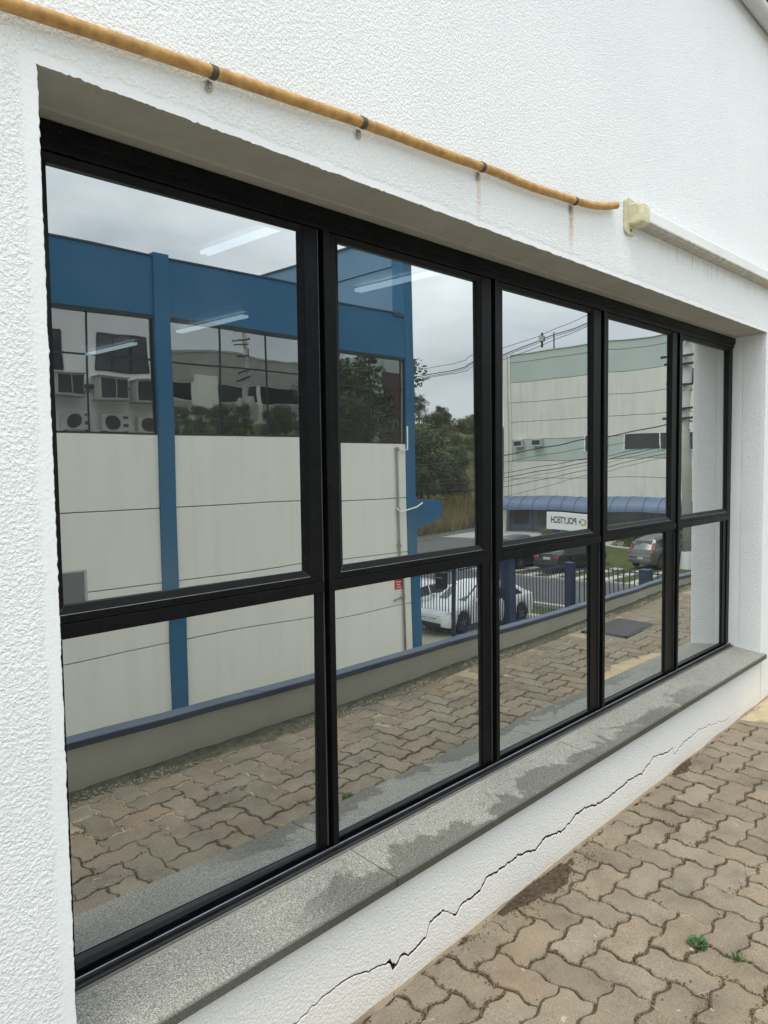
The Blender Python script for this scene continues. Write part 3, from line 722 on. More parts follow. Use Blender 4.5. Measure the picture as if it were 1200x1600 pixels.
PITCH = .925
PT = dict(U=[(-.093, -.754), (.148, .17), (.15, -.25), (.10, -.25), (.2, -.3)], L=[(-.516, -1.08), (.096, -.004), (.234, -.294), (.058, -.28), (.238, -.327)])
def build_window():
    W = empty('window', (0, 0, 0)); W.parent = WB
    al = M['alu']
    # outer frame
    MB().prism([(.203, 2.5425), (.203, 2.503), (.212, 2.503), (.212, 2.478), (.265, 2.478), (.265, 2.5425)], 'x', .002, WX1+.017).obj('top_rail', al, W, bev=.0015)
    for x0, x1 in ((.002, .040), (4.668, WX1+.023)):
        MB().box(x0, x1, .221, .265, .4615, 2.4775).obj('side_stile', al, W, bev=.0015)
    # bottom track: low front flange, shallow gutter, upstand
    m = MB().prism([(YF, .4412), (YF, .4505), (.1895, .4505), (.1915, .4455), (.203, .4465), (.2055, .4600), (.2085, .4600), (.2105, .4490), (.265, .4490), (.265, .4412)], 'x', .0405, 4.719)
    m.obj('bottom_track', M['track'], W)
    MB().box(.0405, 4.6675, .2056, .2085, .4602, .4618).obj('track_highlight', M['edge_highlight'], W)  # thin light strip paints the highlight along the track
    for k in range(4):
        xp = .9735 + .9445*k
        # projecting mullion post: front fin, groove and back web
        MB().box(xp, xp+.0255, .213, .2345, .4510, 2.4990).obj('mullion', al, W, bev=.002)
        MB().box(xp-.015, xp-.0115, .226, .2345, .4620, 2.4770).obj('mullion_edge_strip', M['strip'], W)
        MB().box(xp-.03, xp+.03, .2350, .264, .4495, 2.4775).obj('mullion_web', al, W)
    for k in range(5):
        x0 = .0405 if k == 0 else .9995 + .9445*(k-1)
        x1 = .9555 + .9445*k if k < 4 else 4.6675
        # transom
        MB().box(x0, x1, .216, .262, 1.3205, 1.3530).obj('transom', al, W, bev=.0012)
        # lower fixed light: beads
        gx0, gx1 = x0+.010 if k else .101, (.925, 1.840, 2.757, 3.668, 4.605)[k]
        gz0, gz1 = .470, 1.3135
        m = MB()
        for (ax, bx, az, bz) in ((x0, gx0, .4610, 1.3200), (gx1, x1, .4610, 1.3200), (gx0, gx1, .4610, gz0), (gx0, gx1, gz1, 1.3200)):
            m.box(ax+.0004, bx-.0004, .2275, .264, az, bz)
        m.obj('glazing_bead', al, W, bev=.001)
        # upper sash with mitred bead
        sx0, sx1, sz0, sz1 = x0+.004, x1-.004, 1.3545, 2.4765
        ux0 = sx0+.050 if k else .109; ux1 = (.879, 1.817, 2.749, 3.700, 4.630)[k]
        uz0, uz1 = 1.3950, 2.4560
        m = MB()
        o = [(sx0, sz0), (sx1, sz0), (sx1, sz1), (sx0, sz1)]
        f_ = .020; ib = [(ux0-f_, uz0-f_), (ux1+f_, uz0-f_), (ux1+f_, min(uz1+f_, sz1-.001)), (ux0-f_, min(uz1+f_, sz1-.001))]
        gi = [(ux0, uz0), (ux1, uz0), (ux1, uz1), (ux0, uz1)]
        y0, y1, yb = .2215, .2320, .262
        for i in range(4):
            j = (i+1) % 4
            A_, B_ = o[i], o[j]; C_, D_ = ib[i], ib[j]; E_, F_ = gi[i], gi[j]
            m.quad((A_[0], yb, A_[1]), (B_[0], yb, B_[1]), (B_[0], y0, B_[1]), (A_[0], y0, A_[1]))
            m.quad((A_[0], y0, A_[1]), (B_[0], y0, B_[1]), (D_[0], y0, D_[1]), (C_[0], y0, C_[1]))
            m.quad((C_[0], y0, C_[1]), (D_[0], y0, D_[1]), (D_[0], y0+.0015, D_[1]), (C_[0], y0+.0015, C_[1]))
            m.quad((C_[0], y0+.0015, C_[1]), (D_[0], y0+.0015, D_[1]), (F_[0], y1, F_[1]), (E_[0], y1, E_[1]))
            m.quad((E_[0], y1, E_[1]), (F_[0], y1, F_[1]), (F_[0], yb, F_[1]), (E_[0], yb, E_[1]))
        m.obj('sash_frame', al, W, fix=False)
        # thin bright strip painting the highlight along the bottom bead
        MB().box(ux0-f_, ux1+f_, y0-.0006, y0+.001, uz0-f_-.0010, uz0-f_+.0004).obj('sash_highlight', M['edge_highlight'], W)
        for (C_, E_) in ((ib[0], gi[0]), (ib[1], gi[1])):
            dx_ = .0007
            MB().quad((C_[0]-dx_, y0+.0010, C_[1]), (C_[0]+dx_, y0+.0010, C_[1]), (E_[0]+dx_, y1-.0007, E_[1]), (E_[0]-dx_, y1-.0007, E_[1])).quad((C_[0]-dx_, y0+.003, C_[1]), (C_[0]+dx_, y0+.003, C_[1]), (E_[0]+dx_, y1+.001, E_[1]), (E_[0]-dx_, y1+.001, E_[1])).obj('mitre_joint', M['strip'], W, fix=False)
        # panes
        for lv, (px0, px1, pz0, pz1) in (('U', (ux0-.006, ux1+.006, uz0-.006, uz1+.006)), ('L', (gx0-.006, gx1+.006, gz0-.006, gz1+.004))):
            cx, cz = (px0+px1)/2, (pz0+pz1)/2; hw, hh = (px1-px0)/2, (pz1-pz0)/2
            n = 14; m = MB(); bow = {'U': [.0002, .0003, -.0005, -.0009, .0003], 'L': [.0003, -.0003, -.0004, -.0009, .0004]}[lv][k]
            sd = k*7+(3 if lv == 'U' else 0)
            for i in range(n+1):
                for j in range(n+1):
                    u, v = -1+2*i/n, -1+2*j/n
                    m.v.append((u*hw, bow*(1-u*u)*(1-v*v) + .00020*noise.noise(Vector((u*1.6, v*1.9, sd))), v*hh))
            for i in range(n):
                for j in range(n): q = i*(n+1)+j; m.f.append((q, q+n+1, q+n+2, q+1)); m.mi.append(0)
            b = len(m.v); m.v += [(-hw, .006, -hh), (hw, .006, -hh), (hw, .006, hh), (-hw, .006, hh)]; m.f.append((b, b+3, b+2, b+1)); m.mi.append(1)
            o_ = m.obj('pane', [M['glass'], M['glass_in']], W, smooth=True, fix=False)
            pt, yw = PT[lv][k]
            o_.location = (cx, YGL + (.004 if (k == 0 and lv == 'L') else 0), cz); o_.rotation_euler = (R(-pt), 0, R(yw))
build_window()

def build_room():
    m = MB(); x0, x1, y0, y1, z0, z1 = -1.2, 6.2, .30, 9.2, -.05, 3.3
    m.quad((x0, y1, z0), (x1, y1, z0), (x1, y1, z1), (x0, y1, z1)); m.quad((x0, y0, z0), (x0, y1, z0), (x0, y1, z1), (x0, y0, z1)); m.quad((x1, y0, z0), (x1, y1, z0), (x1, y1, z1), (x1, y0, z1))
    m.quad((x0, y0, z1), (x1, y0, z1), (x1, y1, z1), (x0, y1, z1)); m.quad((x0, y0, z0), (x1, y0, z0), (x1, y1, z0), (x0, y1, z0))
    m.quad((x0, y0, z0), (x1, y0, z0), (x1, y0, .45), (x0, y0, .45)); m.quad((x0, y0, 2.48), (x1, y0, 2.48), (x1, y0, z1), (x0, y0, z1))
    m.quad((x0, y0, .45), (.0, y0, .45), (.0, y0, 2.48), (x0, y0, 2.48)); m.quad((WX1, y0, .45), (x1, y0, .45), (x1, y0, 2.48), (WX1, y0, 2.48))
    m.obj('office_room', M['room'], WB, fix=False)
build_room()
def ceiling_lights():
    defs = [(2.36, 1.72, 'lit twin tube ceiling light nearest the glass, seen high in the first pane'),
            (3.90, 4.55, 'lit twin tube ceiling light in the middle of the first upper pane'),
            (3.94, 6.80, 'lit twin tube ceiling light deepest in the room, over the reflected dark window'),
            (3.93, 1.80, 'lit twin tube ceiling light seen through the second upper pane')]
    first = None
    for x, y, lab in defs:
        if first is None:
            t = empty('ceiling_light', (x, y, 3.2)); first = t
            MB().prism([(-.085, .098), (-.03, .045), (.03, .045), (.085, .098)], 'y', -.02, 1.27).obj('reflector', M['white'], t)
            for s in (-.024, .024): MB().tube([(s, .02, 0), (s, 1.22, 0)], .017, 8).obj('tube', M['tube'], t, smooth=True)
        else:
            t = copy_tree(first); t.location = (x, y, 3.2)
        t['label'] = lab; t['category'] = 'ceiling light'; t['group'] = 'fluorescent lights in the office'
ceiling_lights()

def facade_upper():
    # dark recessed windows high on the same facade (seen only in the opposite glazing)
    for x0, x1, z0, z1 in ((8.5, 10.57, 5.15, 6.53), (11.81, 13.8, 5.2, 6.52)):
        w = empty('upper_window', (0, 0, 0)); w.parent = WB
        MB().box(x0, x1, -.012, .02, z0, z1).obj('pane', M['darkglass'], w)
        m = MB(); n = 3
        for i in range(n+1):
            x = x0+(x1-x0)*i/n; m.box(x-.025, x+.025, -.03, -.013, z0, z1)
        m.box(x0, x1, -.029, -.0125, z0-.05, z0); m.box(x0, x1, -.029, -.0125, z1, z1+.05)
        m.obj('frame', M['winframe'], w)
    def boxunit(x, z, lab):
        t = empty('window_air_conditioner', (x, -.0, z), label=lab, cat='air conditioner', group='air conditioners on the upper facade')
        MB().box(-.55, .42, -.68, -.002, -.40, .40).obj('casing', M['acwhite'], t, bev=.01)
        MB().box(-.52, -.06, -.692, -.682, -.35, .34).obj('grille', M['acdark'], t)
        MB().box(-.02, .39, -.692, -.682, -.35, .34).obj('grille', M['acdark'], t)
        MB().box(-.64, .50, -.80, -.002, .402, .43).obj('rain_cover', M['acwhite'], t)
        MB().box(-.62, .48, -.74, -.002, -.44, -.402).obj('shelf', M['concrete'], t)
        MB().tube([(.30, -.3, -.3), (.62, -.25, -.28), (.72, -.05, -.2)], .03, 6).obj('pipe', M['acdark'], t)
    def cond(x, z, lab):
        t = empty('condenser', (x, 0, z), label=lab, cat='air conditioner', group='condensers on the facade')
        MB().box(-.50, .50, -.36, -.06, -.30, .30).obj('casing', M['acwhite'], t, bev=.01)
        MB().lathe([(.25, 0), (.25, .012), (.06, .016)], (-.14, -.362, 0), (0, -1, 0), 24).obj('fan_grille', M['acdark'], t)
        MB().box(.22, .42, -.366, -.361, .16, .24).obj('badge_panel', M['acdark'], t); MB().box(.22, .42, -.366, -.361, -.14, -.03).obj('side_vent', M['acdark'], t)
        MB().box(-.4, -.36, -.38, -.002, -.35, -.302).obj('bracket', M['trim'], t); MB().box(.36, .4, -.38, -.002, -.35, -.302).obj('bracket', M['trim'], t)
    boxunit(10.62, 4.55, 'boxed air conditioner left of the three, reflected in the blue building')
    boxunit(12.25, 4.50, 'boxed air conditioner in the middle of the three, under the upper window')
    boxunit(13.62, 4.46, 'boxed air conditioner right of the three, beside the blue pilaster')
    cond(10.90, 3.27, 'outdoor condenser with a round fan, lowest left in the mirrored glazing')
    cond(12.35, 3.27, 'outdoor condenser under the middle boxed air conditioner')
    cond(13.75, 3.25, 'outdoor condenser under the right boxed air conditioner')
facade_upper()

# ------------------------------------------------------------------ pipes on the wall
def wall_pipes():
    t = empty('yellow_pipe', (0, -.022, 2.6), label='weathered yellow pipe strapped to the white wall above the window', cat='pipe')
    pts = [(-1.2, 2.52), (-.5, 2.595), (-.052, 2.639), (.1618, 2.658), (.4086, 2.677), (.6885, 2.6986), (.9185, 2.7165), (1.19, 2.730), (1.503, 2.749), (1.776, 2.760), (1.95, 2.772), (2.14, 2.786), (2.28, 2.803), (2.40, 2.826), (2.51, 2.8545)]
    D = []
    for i in range(len(pts)-1):
        p0, p1, p2, p3 = [Vector(pts[max(0, min(len(pts)-1, i+k))]) for k in (-1, 0, 1, 2)]
        for k in range(5):
            s = k/5; q = .5*((2*p1)+(p2-p0)*s+(2*p0-5*p1+4*p2-p3)*s*s+(-p0+3*p1-3*p2+p3)*s**3)
            D.append((q.x, .0012*noise.noise(Vector((q.x*3, 0, 0))), q.y-2.6 + .0022*noise.noise(Vector((q.x*4, 7, 0)))))
    D.append((2.51, 0, .2545))
    MB().tube(D, .0152, 14).obj('pipe_run', M['yellow'], t, smooth=True)
    MB().lathe([(.0125, 0), (.0125, .0015)], D[-1], (1, 0, .23), 12).obj('open_end', M['trim'], t)
    for x, z in CLAMPS:
        c = empty('clamp', (x, 0, z-2.6)); c.parent = t
        m = MB(); n = 14; w = .009
        for i in range(n+1):
            an = R(-110 + 250*i/n); r = .0168
            for dx in (-w, w): m.v.append((dx, -math.cos(an)*r, math.sin(an)*r))
        for i in range(n): m.f.append((i*2, i*2+1, i*2+3, i*2+2)); m.mi.append(0)
        o = m.obj('strap', M['clamp'], c, fix=False, smooth=True); so = o.modifiers.new('thick', 'SOLIDIFY'); so.thickness = .002
        m = MB(); m.prism([(-.008, -.016), (.008, -.016), (.010, -.034), (.005, -.041), (-.005, -.041), (-.010, -.034)], 'y', .014, .0165)
        m.lathe([(.0045, 0), (.0045, .003)], (0, .014, -.030), (0, -1, 0), 10)
        m.obj('lug', M['lug'], c)
    # white AC duct with its yellowed end cap
    t = empty('white_duct', (2.62, 0, 2.80), label='white plastic air conditioning duct running right along the wall', cat='duct')
    z0, z1 = .005, .085     # relative
    sl = .012
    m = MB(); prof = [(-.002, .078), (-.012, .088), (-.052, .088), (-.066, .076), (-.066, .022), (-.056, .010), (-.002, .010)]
    n = len(prof)
    for i, x in enumerate((.10, 2.2, 9.0)):
        m.v += [(x, y, z+sl*(x-.1)) for y, z in prof]
    for i in range(2):
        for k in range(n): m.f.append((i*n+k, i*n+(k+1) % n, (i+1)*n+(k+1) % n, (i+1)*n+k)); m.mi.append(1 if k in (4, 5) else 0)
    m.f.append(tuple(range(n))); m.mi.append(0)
    m.obj('duct_cover', [M['duct'], M['duct_dark']], t)
    m = MB(); m.v += [(.10, -.0675, .028), (.10, -.0675, .020), (9, -.0675, .020+sl*8.9), (9, -.0675, .028+sl*8.9), (.10, -.062, .028), (.10, -.062, .020), (9, -.062, .02+sl*8.9), (9, -.062, .028+sl*8.9)]
    m.f += [(0, 1, 2, 3), (4, 7, 6, 5), (0, 3, 7, 4), (1, 5, 6, 2), (0, 4, 5, 1), (3, 2, 6, 7)]; m.mi += [0]*6
    m.obj('snap_seam', M['duct_dark'], t)
    cap = MB()
    ring = []
    for x, s, d in ((.03, .80, .060), (.036, .95, .072), (.05, 1., .078), (.105, 1., .078), (.108, .98, .076)):
        ring.append([(x, -.002 - d*0, .05-.050*s), (x, -d*.75, .05-.050*s), (x, -d*.97, .05-.038*s), (x, -d, .05-.02*s), (x, -d, .05+.02*s), (x, -d*.97, .05+.038*s), (x, -d*.75, .05+.050*s), (x, -.002, .05+.050*s)])
    for r in ring: cap.v += r
    k = len(ring[0])
    for i in range(len(ring)-1):
        for j in range(k): cap.f.append((i*k+j, i*k+(j+1) % k, (i+1)*k+(j+1) % k, (i+1)*k+j)); cap.mi.append(0)
    cap.f.append(tuple(range(k))); cap.mi.append(0); cap.f.append(tuple(range((len(ring)-1)*k, len(ring)*k))); cap.mi.append(0)
    cap.obj('end_cap', M['ductcap'], t, smooth=False, bev=.004)
    # flange plate on the wall
    fl = MB(); pr = []
    for cx, cz, a0 in ((.075, .098, 0), (.025, .098, 90), (.025, -.012, 180), (.075, -.012, 270)):
        for s in range(5):
            an = R(a0+22.5*s); pr.append((cx+.026*math.cos(an), cz+.026*math.sin(an)))
    fl.prism(pr, 'y', -.012, -.0005); fl.obj('wall_flange', M['ductcap'], t, bev=.003)
    MB().lathe([(.006, 0), (.006, .003), (.002, .0035)], (.048, -.0125, -.018), (0, -1, 0), 10).obj('screw', M['clamp'], t)
    # two pipes higher up, running to the right
    t = empty('pale_grey_pipe', (4, -.05, 4.40), label='pale grey pipe along the wall at the top right corner', cat='pipe')
    MB().tube([(-3, 0, -.01), (9, 0, .03)], .045, 14).obj('pipe_run', M['pale_pipe'], t, smooth=True)
    t = empty('dark_grey_pipe', (4, -.075, 4.55), label='dark grey pipe above the pale one at the top right corner', cat='pipe')
    MB().tube([(-3, 0, -.01), (9, 0, .03)], .07, 14).obj('pipe_run', M['grey_pipe'], t, smooth=True)
wall_pipes()

# ================================================================== LOW WALL OPPOSITE
def low_wall():
    t = empty('low_wall', (0, YW, 0), label='long low grey wall with a dark blue coping along the far side of the alley', cat='wall')
    m = MB(); n = 120
    for i in range(n+1):
        x = -6+22*i/n
        m.v += [(x, 0, gz(x)-.1), (x, .0, .262)]
    for i in range(n): m.f.append((i*2, i*2+2, i*2+3, i*2+1)); m.mi.append(0)
    b = len(m.v); m.v += [(-6, -.16, -4.2), (16, -.16, -4.2), (16, -.16, .262), (-6, -.16, .262)]; m.f.append((b, b+1, b+2, b+3)); m.mi.append(0)
    b = len(m.v); m.v += [(16, 0, -4.2), (16, -.16, -4.2), (16, -.16, .262), (16, 0, .262)]; m.f.append((b, b+1, b+2, b+3)); m.mi.append(0)
    m.obj('wall_face', M['lowwall'], t, fix=False)
    ed = [-6, -4, -2, 0, 2.05, 4.05, 6.1, 8.1, 10.1, 12.1, 14.1, 16]
    for a, b in zip(ed, ed[1:]):
        dz = rnd.uniform(-.002, .002)
        MB().prism([(.014, .2625+dz), (.014, .297+dz), (.008, .301+dz), (-.192, .258+dz), (-.192, .228+dz), (-.160, .2625)], 'x', a+.002, b-.002).obj('coping', M['coping'], t)
low_wall()
def moss_strip():
    m = MB(); n = 320
    for i in range(n+1):
        x = -2+14*i/n; w = .12+.06*noise.noise(Vector((x*1.6, 0, 0)))+.02*noise.noise(Vector((x*8, 0, 0)))
        m.v += [(x, YW+.001, gz(x)+.030+.012*noise.noise(Vector((x*6, 3, 0)))), (x, YW+w*.5, gz(x)+.012+.006*noise.noise(Vector((x*12, 5, 0)))), (x, YW+w, gz(x)+.001)]
    for i in range(n):
        for k in range(2): m.f.append((i*3+k, i*3+k+3, i*3+k+4, i*3+k+1)); m.mi.append(0)
    m.obj('moss_strip', M['moss'], smooth=True, fix=False, kind='stuff')
    m = MB()
    for _ in range(4200):
        x = rnd.uniform(-1, 10); y = YW + abs(rnd.gauss(.05, .055))+.01; s = rnd.uniform(.003, .011); z = gz(x)+.014*max(0, 1-(y-YW)/.16)+.003; b = len(m.v)
        if noise.noise(Vector((x*2.2, y*6, 1))) < -.05: continue
        m.v += [(x-s, y-s*.7, z), (x+s, y-s*.5, z), (x, y+s, z), (x+rnd.uniform(-.3, .3)*s, y, z+s*.9)]
        m.f += [(b, b+1, b+3), (b+1, b+2, b+3), (b+2, b, b+3)]; m.mi += [0]*3
    m.obj('lime_grit', M['lime'], fix=False, kind='stuff')
    t = empty('manhole_cover', (6.15, -1.26, gz(6.15)), label='dark rectangular iron cover set in the pavers near the low wall', cat='manhole cover')
    MB().box(-.34, .34, -.20, .20, -.03, .010).obj('cover', M['manhole'], t, bev=.004)
    MB().box(-.37, .37, -.23, -.203, -.03, .006).box(-.37, .37, .203, .23, -.03, .006).box(-.37, -.343, -.23, .23, -.03, .006).box(.343, .37, -.23, .23, -.03, .006).obj('frame', M['manhole'], t)
moss_strip()

# ================================================================== BLUE AND WHITE WAREHOUSE
YBW = -12.4
def blue_warehouse():
    t = empty('blue_warehouse', (10, YBW, GZ), label='blue and off white warehouse with a band of dark windows, behind the low wall', cat='building')
    o = Vector(t.location)
    def B(name, mat, x0, x1, y0, y1, z0, z1, bev=0, mi=None): return MB().box(x0-o.x, x1-o.x, y0, y1, z0-o.z, z1-o.z).obj(name, mat, t, bev=bev)
    zs = [GZ-.4, -2.295, -.747, .801, 2.36]
    bays = [(-8.7, -.45), (-.05, 7.293), (7.657, 15.773)]
    B('backing_wall', M['joint'], -16, 15.9, -.30, -.055, GZ-.4, 6.0)
    for x0, x1 in bays:
        for a, b in zip(zs, zs[1:]): B('wall_panel', M['panel'], x0+.004, x1-.004, -.06, 0, a+.011, b-.011, bev=.006)
    # pilasters
    for a, b in ((-.45, -.05), (7.293, 7.657)): B('pilaster', M['blue'], a, b, -.2, .075, GZ-.4, 6.075, bev=.004)
    # window band
    for x0, x1, vs in ((-8.7, -.45, (-6, -3)), (-.05, 7.293, (1.5, 3.7, 5.89)), (7.657, 15.773, (8.87, 10.13, 11.35, 13.0, 14.48))):
        z0, z1, zm = 2.372, 4.741, 3.885
        e = [x0+.05, *vs, x1-.05]
        if x0 > 7: e[-1] = 15.62
        for a, b in zip(e, e[1:]):
            for p, q in ((z0+.02, zm-.02), (zm+.02, z1-.03)):
                MB().box(a+.018-o.x, b-.018-o.x, -.072, -.05, p-o.z, q-o.z).obj('window_pane', M['mirror'], t)
        m = MB()
        for x in e: m.box(x-.014-o.x, x+.014-o.x, -.09, -.03, z0-o.z, z1-o.z)
        m.box(x0-o.x, x1-o.x, -.0895, -.0305, zm-.012-o.z, zm+.012-o.z); m.box(x0-o.x, x1-o.x, -.0895, .015, z1-.03-o.z, z1-o.z+.04); m.box(x0-o.x, x1-o.x, -.0895, -.0305, z0-.005-o.z, z0+.02-o.z)
        m.box(x1-.05-o.x, x1-o.x, -.0897, -.03, z0-o.z, z1-o.z)
        m.obj('window_frame', M['winframe'], t)
    # fascia and parapet cap
    for x0, x1 in bays: B('fascia', M['blue'], x0, x1, -.25, .02, 4.785, 5.985, bev=.004)
    B('parapet_cap', M['bluedark'], -9, 15.75, -.28, .045, 5.988, 6.022)
    # corner column and taller front block
    B('corner_column', M['blue'], 15.773, 16.16, -.42, .03, GZ-.4, 8.5, bev=.005)
    B('front_parapet', M['blue2'], 15.79, 16.05, -9.5, -.422, 4.8, 7.40)
    B('front_parapet', M['blue2'], 15.76, 16.08, -9.5, -.424, 7.425, 8.30)
    B('parapet_cap', M['bluedark'], 15.72, 16.12, -9.5, -.43, 8.302, 8.36)
    B('front_wall', M['panel'], 15.80, 16.03, -9.5, -.426, GZ-.4, 4.79)
    B('parapet_ledge', M['bluedark'], 15.3, 15.77, -.40, .05, 5.92, 6.00)
    B('roof', M['concrete'], -16, 15.75, -12, -.31, 5.2, 5.4)
    # canopy arm
    MB().prism([(16.162, .72), (17.52, .66), (17.52, .14), (17.35, .08), (16.6, -.06), (16.162, -.22)], 'y', -.42, -.10).obj('canopy_arm', M['blue'], t).location = (-o.x, 0, -o.z)
    B('canopy', M['blue'], 16.17, 17.50, -9.5, -.43, .30, .62)
    # surface pipes near the corner
    m = MB(); y = .055
    def T(pts, r, mat, nm): MB().tube([(a-o.x, b, c-o.z) for a, b, c in pts], r, 8).obj(nm, mat, t, smooth=True)
    T([(15.36, y, 2.26), (15.38, y, .1), (15.40, y, -3.8)], .032, M['greypipe2'], 'drain_pipe')
    T([(15.80, .05, 2.85), (15.79, .06, 2.20), (15.62, .06, 2.16), (15.40, .06, 2.22)], .022, M['white'], 'hose')
    T([(15.30, .07, .52), (15.42, .10, .40), (15.6, .12, .44), (16.1, .12, .52), (16.5, .0, .62)], .022, M['white'], 'hose')
    for z in (2.2, .46, -.55, -2.05): MB().lathe([(.05, -.05), (.055, 0), (.05, .05)], (15.38-o.x, y, z-o.z), (0, 0, 1), 8).obj('pipe_joint', M['greypipe2'], t)
    T([(14.98, .05, -2.12), (15.38, .06, -2.03)], .025, M['greypipe2'], 'branch_pipe')
    # dark wall hatch
    B('wall_hatch', M['hatch'], 4.35, 5.63, .001, .02, -.94, -.335); m = MB()
    for q in ((5.63, 5.68, -.97, -.30), (4.3, 5.63, -.335, -.30), (4.3, 5.63, -.97, -.94)): m.box(q[0]-o.x, q[1]-o.x, .001, .03, q[2]-o.z, q[3]-o.z)
    m.obj('hatch_frame', M['louvre'], t)
    # red notice on the wall
    s = empty('red_sign', (15.235, YBW+.002, -1.655), label='small red notice with white lines on the off white wall near the blue corner', cat='sign')
    MB().box(-.17, .17, 0, .012, -.145, .145).obj('board', M['red'], s)
    for k in range(3): MB().box(-.12+.02*k, .12-.03*(k % 2), .0125, .0145, .06-.08*k, .085-.08*k).obj('text_line', M['white'], s)
blue_warehouse()

# ================================================================== FENCE, GATE
def bars(t, a, b, z0, z1, mat, n_rail=2, pitch=.128, r=.0115):
    a, b = Vector(a), Vector(b); L = (b-a).length; n = int(L/pitch); d = (b-a)/L; rot = math.atan2(d.y, d.x)
    me = MB().box(-r, r, -r, r, 0, z1-z0).mesh('bar'); me.materials.append(mat)
    for i in range(n+1):
        p = a + d*(L*i/max(1, n)); o = link('bar', me, parent=t); o.location = (p.x, p.y, z0); o.rotation_euler.z = rot
    for z in (z0+.14, z1-.08):
        mt = Matrix.Translation((a.x, a.y, z)) @ Matrix.Rotation(rot, 4, 'Z')
        MB().box(0, L, -.02, .02, -.02, .02, mat=mt).obj('rail', mat, t)
def fence():
    gw = empty('garden_wall', (24, -20.5, GZ), label='low faded red wall beyond the white cars, behind the gate bars', cat='wall')
    MB().box(-8.0, .3, -.12, .12, 0, .85).obj('wall_face', M['brick_paint'], gw); MB().box(-8.05, .35, -.16, .16, .852, .92).obj('coping', M['concrete'], gw)
    f = M['fence']
    # side gate between the building corner and the yard
    t = empty('side_gate', (0, 0, 0), label='narrow dark barred gate between the blue corner and the fence', cat='gate')
    bars(t, (18.05, -13.95), (18.05, -12.62), GZ+.06, -1.55, f, pitch=.128)
    MB().box(18.02, 18.10, -12.60, -12.50, GZ, -1.45).obj('post', f, t)
    mb = empty('letter_box', (18.00, -13.05, -1.95), label='black letter box fixed on the barred gate', cat='letter box')
    MB().box(-.12, .12, -.19, .19, -.27, .27).obj('box', M['trim'], mb, bev=.02); MB().box(-.135, -.121, -.14, .14, .1, .13).obj('slot', M['rim'], mb)
    t = empty('yard_fence', (0, 0, 0), label='navy barred metal fence along the yard, from the gate post to the street', cat='fence')
    bars(t, (18.22, -12.5), (20.25, -12.5), GZ+.06, -1.52, f)
    bars(t, (20.62, -12.45), (22.9, -11.7), GZ+.06, -1.80, f)
    bars(t, (23.1, -11.40), (23.1, -9.05), GZ+.06, -1.88, f, pitch=.19, r=.018)
    bars(t, (23.1, -8.45), (23.1, -5.0), GZ+.06, -1.88, f, pitch=.19, r=.018)
    for i, (x, y, w, z1) in enumerate(((20.43, -12.5, .175, -1.38), (23.05, -11.58, .13, -1.78), (23.1, -8.75, .21, -1.86), (23.1, -5, .17, -1.86))):
        MB().box(x-w, x+w, y-w, y+w, GZ, z1).obj('pillar', M['pillar'], t, bev=.01)
        MB().box(x-w-.02, x+w+.02, y-w-.02, y+w+.02, z1+.001, z1+.04).obj('pillar_cap', M['pillar'], t)
fence()

